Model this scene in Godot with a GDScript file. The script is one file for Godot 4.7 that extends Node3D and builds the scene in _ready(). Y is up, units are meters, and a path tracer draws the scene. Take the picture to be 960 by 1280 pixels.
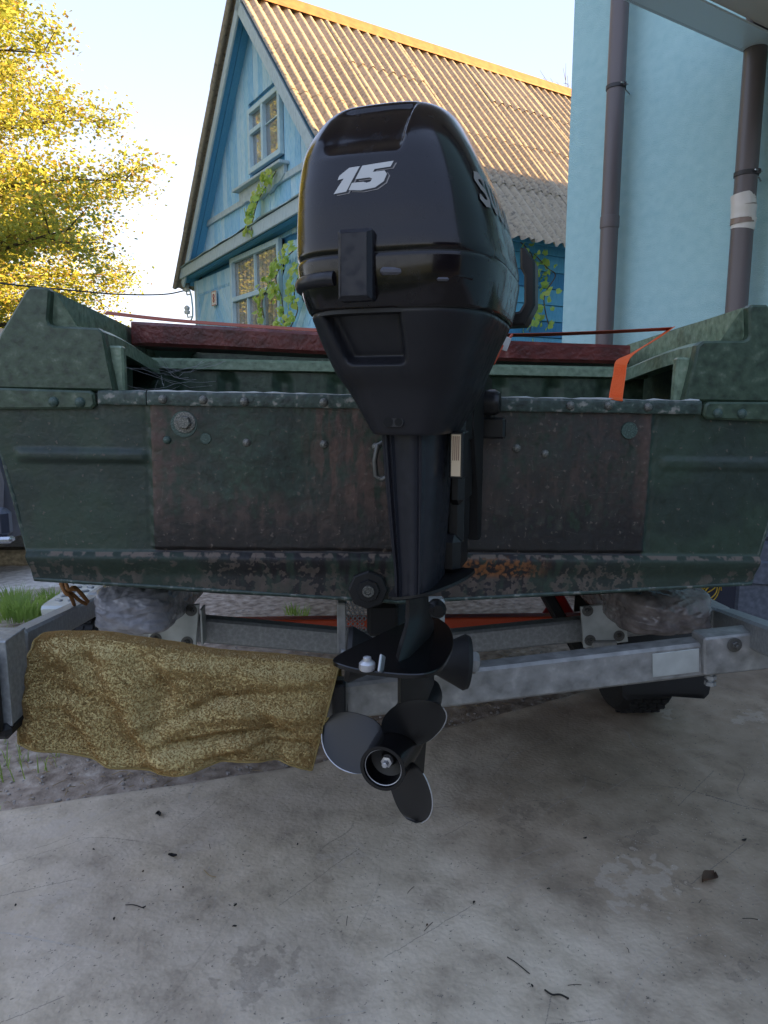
extends Node3D
# Stern of an old green aluminium boat on a trailer under a carport, an outboard motor on its transom,
# a blue village house and a tree behind. Units are metres; the camera stands at x = z = 0 and looks towards -z.

var M := {}
var rng := RandomNumberGenerator.new()
var used := {}

# ------------------------------------------------------------------ geometry
class Geo:
	var v := PackedVector3Array()
	var uv := PackedVector2Array()
	var has_uv := false
	func tri(a: Vector3, b: Vector3, c: Vector3):        # a, b, c anticlockwise seen from outside
		v.append(a); v.append(c); v.append(b)
		if has_uv:
			for k in 3: uv.append(Vector2.ZERO)
	func quad(a: Vector3, b: Vector3, c: Vector3, d: Vector3):
		tri(a, b, c); tri(a, c, d)
	func box(c: Vector3, s: Vector3, bev := 0.0, bs := Basis.IDENTITY):
		var h := s * 0.5
		bev = min(bev, min(h.x, min(h.y, h.z)) * 0.9)
		if bev <= 0.0:
			for ax in 3:
				for sg in [-1.0, 1.0]:
					var n := Vector3.ZERO; n[ax] = sg
					var t := Vector3.ZERO; t[(ax + 1) % 3] = 1.0
					var w := n.cross(t)
					var p: Array = []
					for q in [[-1, -1], [1, -1], [1, 1], [-1, 1]]:
						p.append(c + bs * ((n + t * q[0] + w * q[1]) * h))
					quad(p[0], p[1], p[2], p[3])
			return
		var i := h - Vector3.ONE * bev
		# corner points: one per face for each of eight corners
		for ax in 3:
			var a1 := (ax + 1) % 3
			var a2 := (ax + 2) % 3
			for sg in [-1.0, 1.0]:
				var p: Array = []
				for q in [[-1, -1], [1, -1], [1, 1], [-1, 1]]:
					var r := Vector3.ZERO
					r[ax] = h[ax] * sg; r[a1] = i[a1] * q[0]; r[a2] = i[a2] * q[1]
					p.append(c + bs * r)
				if sg > 0: quad(p[0], p[1], p[2], p[3])
				else: quad(p[3], p[2], p[1], p[0])
			# bevel strips along axis ax
			for s1 in [-1.0, 1.0]:
				for s2 in [-1.0, 1.0]:
					var p: Array = []
					for e in [-1.0, 1.0]:
						var r1 := Vector3.ZERO
						r1[ax] = i[ax] * e; r1[a1] = h[a1] * s1; r1[a2] = i[a2] * s2
						var r2 := Vector3.ZERO
						r2[ax] = i[ax] * e; r2[a1] = i[a1] * s1; r2[a2] = h[a2] * s2
						p.append(c + bs * r1); p.append(c + bs * r2)
					if s1 * s2 > 0: quad(p[1], p[3], p[2], p[0])
					else: quad(p[0], p[2], p[3], p[1])
		for sx in [-1.0, 1.0]:
			for sy in [-1.0, 1.0]:
				for sz in [-1.0, 1.0]:
					var sv := Vector3(sx, sy, sz)
					var a := c + bs * (Vector3(h.x, i.y, i.z) * sv)
					var b := c + bs * (Vector3(i.x, h.y, i.z) * sv)
					var d := c + bs * (Vector3(i.x, i.y, h.z) * sv)
					if sx * sy * sz > 0: tri(a, b, d)
					else: tri(a, d, b)
	func beam(a: Vector3, b: Vector3, w: float, h: float, bev := 0.003, up := Vector3.UP):   # a square tube from a to b, w across, h high
		var z := (b - a).normalized()
		var x := up.cross(z).normalized()
		var y := z.cross(x)
		box((a + b) * 0.5, Vector3(w, h, a.distance_to(b)), bev, Basis(x, y, z))
	func loft(rings: Array, closed := true, cap0 := true, cap1 := true):   # rings anticlockwise seen from the last ring's side
		for k in rings.size() - 1:
			var r0: PackedVector3Array = rings[k]
			var r1: PackedVector3Array = rings[k + 1]
			var n := r0.size()
			for j in (n if closed else n - 1):
				var j2 := (j + 1) % n
				quad(r0[j], r0[j2], r1[j2], r1[j])
		if cap0: fan(rings[0], true)
		if cap1: fan(rings[rings.size() - 1], false)
	func fan(r: PackedVector3Array, flip: bool):
		var c := Vector3.ZERO
		for p in r: c += p
		c /= r.size()
		for j in r.size():
			var j2 := (j + 1) % r.size()
			if flip: tri(c, r[j2], r[j])
			else: tri(c, r[j], r[j2])
	func tube(pts: Array, rad, sides := 8, caps := true):
		var rings: Array = []
		var x := Vector3.ZERO
		for k in pts.size():
			var d: Vector3 = (pts[min(k + 1, pts.size() - 1)] - pts[max(k - 1, 0)]).normalized()
			if k == 0: x = (Vector3.UP if abs(d.y) < 0.9 else Vector3.RIGHT).cross(d).normalized()
			else: x = (x - d * x.dot(d)).normalized()
			var y := d.cross(x)
			var r: float = rad[k] if rad is Array else rad
			var ring := PackedVector3Array()
			for j in sides:
				var a := TAU * j / sides
				ring.append(pts[k] + (x * cos(a) + y * sin(a)) * r)
			rings.append(ring)
		loft(rings, true, caps, caps)
	func lathe(prof: Array, o: Vector3, bs := Basis.IDENTITY, segs := 20, cap0 := true, cap1 := true):   # profile of (radius, height), turned round the basis' y
		var rings: Array = []
		for p in prof:
			var ring := PackedVector3Array()
			for j in segs:
				var a := -TAU * j / segs
				ring.append(o + bs * Vector3(p.x * cos(a), p.y, p.x * sin(a)))
			rings.append(ring)
		loft(rings, true, cap0, cap1)
	func prism(poly: PackedVector2Array, z0: float, z1: float, bev := 0.0, xf := Transform3D.IDENTITY):   # an outline in x and y, from z0 up to z1
		var p := poly
		if Geometry2D.is_polygon_clockwise(p):
			p = p.duplicate(); p.reverse()
		var n := p.size()
		var inner := p
		if bev > 0.0:
			inner = PackedVector2Array()
			for k in n:
				var d0 := (p[k] - p[(k + n - 1) % n]).normalized()
				var d1 := (p[(k + 1) % n] - p[k]).normalized()
				var m := Vector2(-d0.y - d1.y, d0.x + d1.x)
				var l := m.length()
				m = m / max(l, 0.01)
				inner.append(p[k] + m * bev / max(0.5, m.dot(Vector2(-d1.y, d1.x))))
		var idx := Geometry2D.triangulate_polygon(p)
		var f := func(q: Vector2, z: float) -> Vector3: return xf * Vector3(q.x, q.y, z)
		for t in range(0, idx.size(), 3):
			var i0 := idx[t]
			var i1 := idx[t + 1]
			var i2 := idx[t + 2]
			if (p[i1] - p[i0]).cross(p[i2] - p[i0]) < 0:
				var w := i1; i1 = i2; i2 = w
			tri(f.call(inner[i0], z1), f.call(inner[i1], z1), f.call(inner[i2], z1))
			tri(f.call(p[i0], z0), f.call(p[i2], z0), f.call(p[i1], z0))
		for k in n:
			var k2 := (k + 1) % n
			quad(f.call(p[k], z0), f.call(p[k2], z0), f.call(p[k2], z1 - bev), f.call(p[k], z1 - bev))
			if bev > 0.0: quad(f.call(p[k], z1 - bev), f.call(p[k2], z1 - bev), f.call(inner[k2], z1), f.call(inner[k], z1))
	func mesh(angle := 35.0, uvfn = null) -> ArrayMesh:
		var n := v.size()
		var nor := PackedVector3Array(); nor.resize(n)
		var fn := PackedVector3Array(); fn.resize(n / 3)
		var at := {}
		for t in n / 3:
			var nn := (v[t * 3 + 2] - v[t * 3]).cross(v[t * 3 + 1] - v[t * 3])
			fn[t] = nn
			if angle > 0.0:
				for k in 3:
					var key := Vector3i((v[t * 3 + k] * 20000.0).round())
					if at.has(key): at[key].append(t)
					else: at[key] = [t]
		var lim := cos(deg_to_rad(angle))
		for t in n / 3:
			var un := fn[t].normalized()
			for k in 3:
				if angle <= 0.0:
					nor[t * 3 + k] = un
					continue
				var s := Vector3.ZERO
				for t2 in at[Vector3i((v[t * 3 + k] * 20000.0).round())]:
					if fn[t2].normalized().dot(un) > lim: s += fn[t2]
				nor[t * 3 + k] = s.normalized() if s.length() > 0.0 else un
		var arr := []; arr.resize(Mesh.ARRAY_MAX)
		arr[Mesh.ARRAY_VERTEX] = v
		arr[Mesh.ARRAY_NORMAL] = nor
		if uvfn != null:
			uv.resize(n)
			for k in n: uv[k] = uvfn.call(v[k])
			arr[Mesh.ARRAY_TEX_UV] = uv
		var m := ArrayMesh.new()
		m.add_surface_from_arrays(Mesh.PRIMITIVE_TRIANGLES, arr)
		return m

func grid(nu: int, nv: int, f: Callable, colors = null, flip := false) -> ArrayMesh:   # a smooth sheet f(s, t) with s, t from 0 to 1
	var p := PackedVector3Array(); p.resize((nu + 1) * (nv + 1))
	var nn := PackedVector3Array(); nn.resize(p.size())
	var uv := PackedVector2Array(); uv.resize(p.size())
	var cc := PackedColorArray()
	for j in nv + 1:
		for i in nu + 1:
			var s := float(i) / nu
			var t := float(j) / nv
			p[j * (nu + 1) + i] = f.call(s, t)
			uv[j * (nu + 1) + i] = Vector2(s, t)
	if colors != null:
		cc.resize(p.size())
		for k in p.size(): cc[k] = colors.call(p[k])
	var idx := PackedInt32Array()
	for j in nv:
		for i in nu:
			var a := j * (nu + 1) + i
			var b := a + 1
			var c := a + nu + 1
			var d := c + 1
			var q = [a, c, b, b, c, d] if not flip else [a, b, c, b, d, c]
			for k in q: idx.append(k)
			for t in [[a, b, c], [b, d, c]]:
				var n := (p[t[1]] - p[t[0]]).cross(p[t[2]] - p[t[0]])
				if flip: n = -n
				for k in t: nn[k] += n
	for k in nn.size(): nn[k] = nn[k].normalized()
	var arr := []; arr.resize(Mesh.ARRAY_MAX)
	arr[Mesh.ARRAY_VERTEX] = p; arr[Mesh.ARRAY_NORMAL] = nn; arr[Mesh.ARRAY_TEX_UV] = uv; arr[Mesh.ARRAY_INDEX] = idx
	if colors != null: arr[Mesh.ARRAY_COLOR] = cc
	var m := ArrayMesh.new()
	m.add_surface_from_arrays(Mesh.PRIMITIVE_TRIANGLES, arr)
	return m

# ------------------------------------------------------------------ naming
func numbered(called: String, parent: Node) -> String:
	var key := str(parent.get_instance_id()) + called
	var n: int = used.get(key, 0)
	used[key] = n + 1
	return called if n == 0 else "%s_%03d" % [called, n]

func thing(called: String, label: String, category: String, at := Vector3.ZERO, turn := 0.0, group := "") -> Node3D:
	var o := Node3D.new()
	o.name = numbered(called, self)
	add_child(o, true)
	o.position = at
	o.rotation_degrees.y = turn
	return tag(o, label, category, group)

func tag(o, label: String, category: String, group := ""):
	o.set_meta("label", label)
	o.set_meta("category", category)
	if group != "": o.set_meta("group", group)
	return o

func put(called: String, m: Mesh, material: Material, parent: Node = self) -> MeshInstance3D:
	var o := MeshInstance3D.new()
	o.name = numbered(called, parent)
	o.mesh = m
	o.material_override = material
	parent.add_child(o, true)
	return o

func struct(called: String, m: Mesh, material: Material, parent: Node = self) -> MeshInstance3D:
	var o := put(called, m, material, parent)
	if parent == self: o.set_meta("kind", "structure")
	return o

# ------------------------------------------------------------------ materials
func noise(freq: float, oct := 4, sd := 1, kind := FastNoiseLite.TYPE_SIMPLEX_SMOOTH, gain := 0.5) -> FastNoiseLite:
	var n := FastNoiseLite.new()
	n.noise_type = kind
	n.seed = sd
	n.frequency = freq
	n.fractal_octaves = oct
	n.fractal_gain = gain
	return n

func tex(n: FastNoiseLite, ramp: Array, size := 512, bump := 0.0) -> NoiseTexture2D:   # ramp: [place, sRGB colour] pairs
	var t := NoiseTexture2D.new()
	t.width = size; t.height = size
	t.seamless = true
	t.seamless_blend_skirt = 0.2
	t.noise = n
	if bump > 0.0:
		t.as_normal_map = true
		t.bump_strength = bump
	elif ramp.size() > 0:
		var g := Gradient.new()
		var off := PackedFloat32Array()
		var col := PackedColorArray()
		for r in ramp:
			off.append(r[0]); col.append(r[1])
		g.offsets = off; g.colors = col
		t.color_ramp = g
	return t

func lin(r: float, g: float, b: float) -> Color:      # a colour given as linear reflectance
	return Color(r, g, b).linear_to_srgb()

func mat(albedo: Color, rough: float, metal := 0.0) -> StandardMaterial3D:
	var m := StandardMaterial3D.new()
	m.albedo_color = albedo
	m.roughness = rough
	m.metallic = metal
	return m

func tri_mat(t: Texture2D, rough: float, metal := 0.0, scale := 1.0, nrm: Texture2D = null, depth := 0.5, world := false) -> StandardMaterial3D:
	var m := mat(Color.WHITE, rough, metal)
	m.albedo_texture = t
	m.uv1_triplanar = true
	m.uv1_world_triplanar = world
	m.uv1_scale = Vector3.ONE * scale
	if nrm != null:
		m.normal_enabled = true
		m.normal_texture = nrm
		m.normal_scale = depth
	return m

func sm(a: float, b: float, x: float) -> float:
	return smoothstep(a, b, x)

func bytes_of(n: FastNoiseLite, w: int, h: int) -> PackedByteArray:
	return n.get_image(w, h, false, false, true).get_data()

func transom_paint() -> Array:      # old green paint with worn wood, rust and bare patches; spans x -0.86..0.92, y 0.58..1.03 of the boat's own axes
	var w := 1600
	var h := 400
	var n1 := bytes_of(noise(0.006, 5, 3), w, h)
	var n2 := bytes_of(noise(0.035, 4, 4), w, h)
	var n3 := bytes_of(noise(0.11, 5, 5, FastNoiseLite.TYPE_PERLIN), w, h)
	var fs := noise(0.02, 4, 6)
	var n4 := PackedByteArray()
	for y in h:
		for x in w: n4.append(int(clamp(fs.get_noise_2d(x * 2.2, y * 0.45) * 127.0 + 128.0, 0, 255)))   # upright streaks
	var data := PackedByteArray(); data.resize(w * h * 3)
	var rough := PackedByteArray(); rough.resize(w * h)
	var green := Vector3(0.024, 0.045, 0.029)
	var green2 := Vector3(0.018, 0.032, 0.024)
	var wood := Vector3(0.060, 0.039, 0.032)
	var dark := Vector3(0.011, 0.010, 0.011)
	var bare := Vector3(0.18, 0.14, 0.112)
	var rust := Vector3(0.20, 0.075, 0.022)
	for j in h:
		var y := 1.03 - 0.45 * (j + 0.5) / h
		for i in w:
			var x := -0.86 + 1.78 * (i + 0.5) / w
			var k := j * w + i
			var a := n1[k] / 255.0
			var b := n2[k] / 255.0
			var c := n3[k] / 255.0
			var d := n4[k] / 255.0
			var col := green.lerp(green2, sm(0.35, 0.7, a)) * (0.85 + 0.3 * b)
			var r := 0.5
			if x > -0.490 and x < 0.492 and y > 0.690 and y < 0.985:
				# the worn panel in the middle
				var g := sm(0.20, 0.09, abs(x + 0.29) + (b - 0.5) * 0.12) * sm(0.775, 0.83, y + (a - 0.5) * 0.14 + (b - 0.5) * 0.05)
				g = max(g, 0.35 * sm(0.45, 0.7, b) * sm(0.1, 0.3, x))
				col = col * (0.70 + 0.75 * sm(0.35, 0.75, c * 0.5 + b * 0.5))
				var wd := (1.0 - g) * sm(0.30, 0.56, d * 0.35 + b * 0.4 + a * 0.25)
				col = col.lerp(wood * (0.55 + 0.8 * d), wd * (0.95 if x < 0.1 else 0.80))
				var dk := sm(0.84, 0.71, y + (b - 0.5) * 0.16 + (d - 0.5) * 0.1) * sm(0.28, 0.5, b * 0.5 + d * 0.5 + sm(0.78, 0.69, y) * 0.25)
				col = col.lerp(dark, clamp(dk * 0.9 + (0.38 if x > 0.05 else 0.0) * sm(0.3, 0.6, b), 0.0, 0.93))
				if c > 0.66 and d > 0.50 and b > 0.47: col = col.lerp(bare * 0.8, 0.5 * sm(0.70, 0.8, c))
				# red-brown weathered ply left of the motor and along the edges
				var e := sm(0.10, 0.02, abs(x + 0.12)) * sm(0.45, 0.6, d)
				e = max(e, sm(0.035, 0.0, min(x + 0.490, 0.492 - x)) * 0.8)
				col = col.lerp(Vector3(0.105, 0.058, 0.045) * (0.5 + 0.9 * c), e * sm(0.72, 0.85, y) * 0.75)
			if y >= 0.690:
				if abs(y - 0.990) < 0.006 and b > 0.5: col = col.lerp(dark, 0.6)
				if c > 0.77 and b > 0.55: col = col.lerp(bare * 0.7, 0.7)
			else:
				var tp := sm(0.692, 0.605, y)
				# grime under the ridge, bare chips towards the keel
				col = col.lerp(dark, 0.8 * sm(0.34, 0.58, a * 0.4 + d * 0.6) * sm(0.50, 0.25, abs(x)) + 0.25)
				var ch := sm(0.585 - 0.13 * tp, 0.62 - 0.13 * tp, c * 0.45 + b * 0.55)
				col = col.lerp(bare * (0.25 + 0.8 * d), ch * 0.55 * sm(0.35, 0.5, a + 0.12 * tp))
				var ru := sm(0.15, 0.05, abs(x - 0.17)) * sm(0.028, 0.01, abs(y - 0.664)) * sm(0.42, 0.56, b * 0.5 + c * 0.5)
				col = col.lerp(rust * (0.5 + c), ru * 0.85)
				var ridge := sm(0.007, 0.003, abs(y - 0.688)) * sm(0.46, 0.6, b)
				col = col.lerp(bare * 0.9, ridge * 0.75)
				r = 0.7
			var s := Color(max(col.x, 0), max(col.y, 0), max(col.z, 0)).linear_to_srgb()
			data[k * 3] = int(s.r * 255); data[k * 3 + 1] = int(s.g * 255); data[k * 3 + 2] = int(s.b * 255)
			rough[k] = int(clamp((r + (c - 0.5) * 0.3 + (b - 0.5) * 0.25) * 255, 60, 250))
	var im := Image.create_from_data(w, h, false, Image.FORMAT_RGB8, data)
	var sr := RandomNumberGenerator.new()
	sr.seed = 19
	for k in 260:      # scratches, runs and small chips
		var p := Vector2(sr.randf_range(0.20, 0.78) * w, sr.randf_range(0.08, 0.80) * h)
		if k % 4 == 0: p = Vector2(sr.randf_range(0.06, 0.97) * w, sr.randf_range(0.05, 0.97) * h)
		var run := sr.randf()
		var d := Vector2(sr.randf_range(-0.25, 0.25), 1.0) if run < 0.4 else Vector2(1.0, sr.randf_range(-0.3, 0.3))
		var n := sr.randi_range(3, 34)
		var tint := Color(0.42, 0.38, 0.35) if sr.randf() < 0.45 else (Color(0.34, 0.21, 0.17) if sr.randf() < 0.5 else Color(0.07, 0.07, 0.07))
		var al := sr.randf_range(0.2, 0.65)
		for q in n:
			p += d + Vector2(sr.randf_range(-0.4, 0.4), sr.randf_range(-0.2, 0.2))
			for e in (2 if n < 12 else 1):
				var xx := int(p.x) + e
				if xx >= 0 and xx < w and p.y >= 0 and p.y < h: im.set_pixel(xx, int(p.y), im.get_pixel(xx, int(p.y)).lerp(tint, al * sr.randf_range(0.5, 1.0)))
	var ir := Image.create_from_data(w, h, false, Image.FORMAT_L8, rough)
	var hb := PackedByteArray(); hb.resize(w * h)
	for k in w * h: hb[k] = int(0.5 * n3[k] + 0.5 * n2[k])
	var ih := Image.create_from_data(w, h, false, Image.FORMAT_L8, hb)
	ih.convert(Image.FORMAT_RGBA8)
	ih.bump_map_to_normal_map(3.0)
	return [ImageTexture.create_from_image(im), ImageTexture.create_from_image(ir), ImageTexture.create_from_image(ih)]

func concrete_marks() -> ImageTexture:    # trowel arcs, scratches, pits and pale spills on 2.6 m of slab
	var s := 1664
	var im := Image.create_empty(s, s, false, Image.FORMAT_RGBA8)
	im.fill(Color(0.5, 0.5, 0.5, 0.0))
	var r := RandomNumberGenerator.new()
	r.seed = 77
	var px := func(x: int, y: int, c: Color):
		if x < 0 or y < 0 or x >= s or y >= s: return
		var o := im.get_pixel(x, y)
		if c.a > o.a: im.set_pixel(x, y, c)
	# trowel arcs
	for k in 210:
		var c := Vector2(r.randf() * s, r.randf() * s)
		var rad := r.randf_range(120, 420)
		var a0 := r.randf() * TAU
		var da := r.randf_range(0.3, 1.1)
		var light := r.randf() < 0.5
		var al := r.randf_range(0.16, 0.50)
		var wd := r.randi_range(1, 4)
		var n := int(rad * da)
		var wob := r.randf_range(0.0, 14.0)
		for q in n:
			var f := float(q) / n
			if r.randf() < 0.25: continue
			var a := a0 + da * f
			var p := c + Vector2(cos(a), sin(a)) * (rad + sin(f * 7.0) * wob)
			var e := al * sin(f * PI)
			for wx in wd:
				px.call(int(p.x) + wx, int(p.y), Color(0.66, 0.65, 0.64, e) if light else Color(0.22, 0.21, 0.21, e))
	# straight scratches
	for k in 130:
		var p := Vector2(r.randf() * s, r.randf() * s)
		var d := Vector2.from_angle(r.randf_range(-0.6, 0.5))
		var n := r.randi_range(20, 170)
		var dk := r.randf() < 0.6
		var al := r.randf_range(0.35, 0.75)
		for q in n:
			p += d + Vector2(r.randf_range(-0.3, 0.3), r.randf_range(-0.3, 0.3))
			px.call(int(p.x), int(p.y), Color(0.2, 0.19, 0.19, al) if dk else Color(0.68, 0.66, 0.64, al * 0.8))
	# pits
	for k in 5200:
		var p := Vector2(r.randf() * s, r.randf() * s)
		var n := r.randi_range(1, 9)
		for q in n:
			px.call(int(p.x), int(p.y), Color(0.14, 0.13, 0.13, r.randf_range(0.4, 0.85)))
			p += Vector2(r.randf_range(-1.6, 1.6), r.randf_range(-1.0, 1.0))
	# pale lime spills and brownish blots with ragged edges
	var nz := noise(0.035, 5, 9)
	for k in 44:
		var c := Vector2(r.randf() * s, r.randf() * s)
		var rx := r.randf_range(15, 85)
		var ry := rx * r.randf_range(0.25, 0.8)
		var pale := k % 3 != 0
		for y in range(-int(rx), int(rx)):
			for x in range(-int(rx), int(rx)):
				var q := Vector2(x / rx, y / ry).length() + nz.get_noise_2d(c.x + x, c.y + y) * 1.5
				if q < 0.75:
					var e := sm(0.75, 0.55, q) * (0.42 if pale else 0.26) * (0.75 + 0.5 * r.randf())
					px.call(int(c.x) + x, int(c.y) + y, Color(0.74, 0.69, 0.63, e) if pale else Color(0.27, 0.235, 0.21, e))
	return ImageTexture.create_from_image(im)

func make_materials():
	var grey := tex(noise(0.012, 8, 11, FastNoiseLite.TYPE_SIMPLEX_SMOOTH, 0.66), [[0.0, Color(0.61, 0.555, 0.48)], [0.40, Color(0.735, 0.675, 0.59)], [0.62, Color(0.775, 0.715, 0.63)], [1.0, Color(0.84, 0.78, 0.695)]], 1024)
	var grain := tex(noise(0.25, 3, 12), [], 512, 6.0)
	var fine := tex(noise(0.12, 6, 18), [], 1024, 6.0)
	var soft := tex(noise(0.03, 5, 13), [], 512, 5.0)
	var c := tri_mat(grey, 0.72, 0.0, 0.55, fine, 0.12, true)
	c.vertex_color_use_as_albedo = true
	c.detail_enabled = true
	c.detail_albedo = concrete_marks()
	c.detail_blend_mode = BaseMaterial3D.BLEND_MODE_MIX
	c.detail_uv_layer = BaseMaterial3D.DETAIL_UV_1
	M.concrete = c
	# the slab's own UVs carry the marks; the colour is laid by position
	var dirt := tri_mat(tex(noise(0.04, 6, 14), [[0.0, Color(0.38, 0.32, 0.27)], [0.4, Color(0.56, 0.50, 0.44)], [0.7, Color(0.66, 0.60, 0.54)], [1.0, Color(0.77, 0.72, 0.66)]], 512), 0.95, 0.0, 0.8, fine, 0.25, true)
	M.dirt = dirt
	M.field = tri_mat(tex(noise(0.03, 5, 15), [[0.0, Color(0.20, 0.26, 0.10)], [0.5, Color(0.33, 0.38, 0.17)], [1.0, Color(0.50, 0.46, 0.33)]], 512), 0.95, 0.0, 0.4, fine, 0.3, true)
	M.paver = []
	for k in 3:
		M.paver.append(tri_mat(tex(noise(0.05, 5, 20 + k), [[0.0, Color(0.62, 0.59, 0.56)], [0.5, Color(0.76 + 0.03 * k, 0.73 + 0.03 * k, 0.70 + 0.02 * k)], [1.0, Color(0.85, 0.83, 0.80)]], 256), 0.9, 0.0, 1.3, fine, 0.12, true))
	M.pebble = mat(Color(0.60, 0.57, 0.54), 0.9)
	M.stucco = tri_mat(tex(noise(0.04, 4, 25), [[0.0, Color(0.62, 0.785, 0.805)], [0.5, Color(0.665, 0.815, 0.83)], [1.0, Color(0.70, 0.84, 0.85)]], 512), 0.9, 0.0, 0.9, tex(noise(0.22, 3, 26), [], 1024, 7.0), 0.5, true)
	M.pipe = mat(Color(0.40, 0.365, 0.37), 0.38)
	M.pipe_dark = mat(Color(0.20, 0.19, 0.20), 0.5)
	M.tape = mat(Color(0.86, 0.83, 0.80, 1.0), 0.25)
	M.tape_brown = mat(Color(0.55, 0.47, 0.42, 1.0), 0.3)
	M.steel = mat(Color(0.62, 0.62, 0.61), 0.35, 0.8)
	M.fascia = mat(Color(0.90, 0.92, 0.93), 0.35)
	M.soffit = mat(Color(0.88, 0.79, 0.73), 0.6)
	M.hole = mat(Color(0.05, 0.05, 0.05), 0.9)
	M.added_wall = mat(Color(0.33, 0.28, 0.27), 0.9)
	# house
	var worn := func(lo: Color, mid: Color, hi: Color, sd: int) -> StandardMaterial3D:
		var n := noise(0.03, 5, sd)
		var m := tri_mat(tex(n, [[0.0, lo], [0.42, mid], [0.62, mid], [1.0, hi]], 512), 0.8, 0.0, 1.0, soft, 0.35)
		m.uv1_scale = Vector3(3.2, 0.45, 3.2)
		return m
	M.plank = []
	M.plank.append(worn.call(Color(0.42, 0.66, 0.79), Color(0.61, 0.79, 0.88), Color(0.82, 0.88, 0.91), 31))
	M.plank.append(worn.call(Color(0.48, 0.70, 0.81), Color(0.68, 0.82, 0.89), Color(0.86, 0.90, 0.92), 32))
	M.plank.append(worn.call(Color(0.38, 0.63, 0.79), Color(0.55, 0.75, 0.87), Color(0.75, 0.84, 0.90), 33))
	M.blue = worn.call(Color(0.30, 0.55, 0.70), Color(0.37, 0.64, 0.78), Color(0.50, 0.71, 0.81), 34)
	M.blue2 = worn.call(Color(0.18, 0.42, 0.60), Color(0.24, 0.51, 0.69), Color(0.35, 0.58, 0.73), 35)
	M.trim = worn.call(Color(0.52, 0.67, 0.74), Color(0.70, 0.80, 0.83), Color(0.85, 0.88, 0.87), 36)
	M.trim_grey = worn.call(Color(0.52, 0.59, 0.61), Color(0.68, 0.75, 0.77), Color(0.82, 0.85, 0.85), 37)
	M.inside = mat(Color(0.10, 0.11, 0.12), 0.9)
	M.curtain = mat(Color(0.52, 0.50, 0.46), 0.9)
	var gl := mat(Color(0.9, 0.93, 0.95, 0.12), 0.02)
	gl.transparency = BaseMaterial3D.TRANSPARENCY_ALPHA
	gl.metallic_specular = 1.0
	M.pane = gl
	M.slate = []
	for k in 3:
		M.slate.append(tri_mat(tex(noise(0.06, 5, 40 + k), [[0.0, Color(0.27, 0.25, 0.23)], [0.4, Color(0.61 + 0.03 * k, 0.555 + 0.03 * k, 0.475 + 0.03 * k)], [0.75, Color(0.68, 0.62, 0.53)], [1.0, Color(0.76, 0.69, 0.57)]], 256), 0.92, 0.0, 1.2, grain, 0.7))
	M.ridge = tri_mat(tex(noise(0.05, 4, 45), [[0.0, Color(0.50, 0.33, 0.17)], [1.0, Color(0.66, 0.46, 0.25)]], 128), 0.7)
	M.strap_dull = mat(Color(0.60, 0.28, 0.18), 0.7)
	M.white_plate = mat(Color(0.85, 0.85, 0.84), 0.4)
	M.red_print = mat(Color(0.62, 0.18, 0.14), 0.5)
	M.porcelain = mat(Color(0.85, 0.85, 0.83), 0.15)
	M.cable = mat(Color(0.20, 0.20, 0.21), 0.6)
	# plants
	M.bark = tri_mat(tex(noise(0.05, 4, 50), [[0.0, Color(0.18, 0.15, 0.12)], [1.0, Color(0.38, 0.33, 0.28)]], 256), 0.95, 0.0, 1.5, soft, 1.0)
	var leaf := mat(Color.WHITE, 0.6)
	leaf.vertex_color_use_as_albedo = true
	leaf.cull_mode = BaseMaterial3D.CULL_DISABLED
	leaf.backlight_enabled = true
	leaf.backlight = Color(0.9, 0.9, 0.9)
	M.leaf = leaf
	var vine := mat(lin(0.30, 0.40, 0.08), 0.5)
	vine.cull_mode = BaseMaterial3D.CULL_DISABLED
	vine.backlight_enabled = true
	vine.backlight = lin(0.5, 0.65, 0.15)
	M.vine = vine
	var vine2: StandardMaterial3D = vine.duplicate()
	vine2.albedo_color = lin(0.42, 0.45, 0.09)
	M.vine2 = vine2
	M.stem = mat(Color(0.36, 0.30, 0.24), 0.9)
	var grass := mat(lin(0.10, 0.16, 0.035), 0.6)
	grass.cull_mode = BaseMaterial3D.CULL_DISABLED
	grass.backlight_enabled = true
	grass.backlight = lin(0.4, 0.55, 0.12)
	M.grass = grass
	M.straw = mat(Color(0.58, 0.50, 0.36), 0.9)
	M.dry = mat(Color(0.30, 0.23, 0.17), 0.9)
	M.dry_dark = mat(Color(0.12, 0.11, 0.10), 0.9)
	# boat
	var tp := transom_paint()
	var tm := mat(Color.WHITE, 1.0)
	tm.albedo_texture = tp[0]
	tm.roughness_texture = tp[1]
	tm.normal_enabled = true
	tm.normal_texture = tp[2]
	tm.normal_scale = 0.3
	M.transom = tm
	var peel := tex(noise(0.09, 4, 60), [], 512, 8.0)
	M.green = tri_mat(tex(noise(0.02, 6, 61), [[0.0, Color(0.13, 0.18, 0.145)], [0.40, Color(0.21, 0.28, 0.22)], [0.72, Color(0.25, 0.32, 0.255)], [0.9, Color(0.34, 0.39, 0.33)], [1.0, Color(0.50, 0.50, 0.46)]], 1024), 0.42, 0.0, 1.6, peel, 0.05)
	M.green_pale = tri_mat(tex(noise(0.025, 6, 62), [[0.0, Color(0.32, 0.38, 0.32)], [0.40, Color(0.45, 0.53, 0.44)], [0.72, Color(0.51, 0.59, 0.50)], [1.0, Color(0.64, 0.66, 0.59)]], 1024), 0.42, 0.0, 1.5, peel, 0.08)
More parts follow.
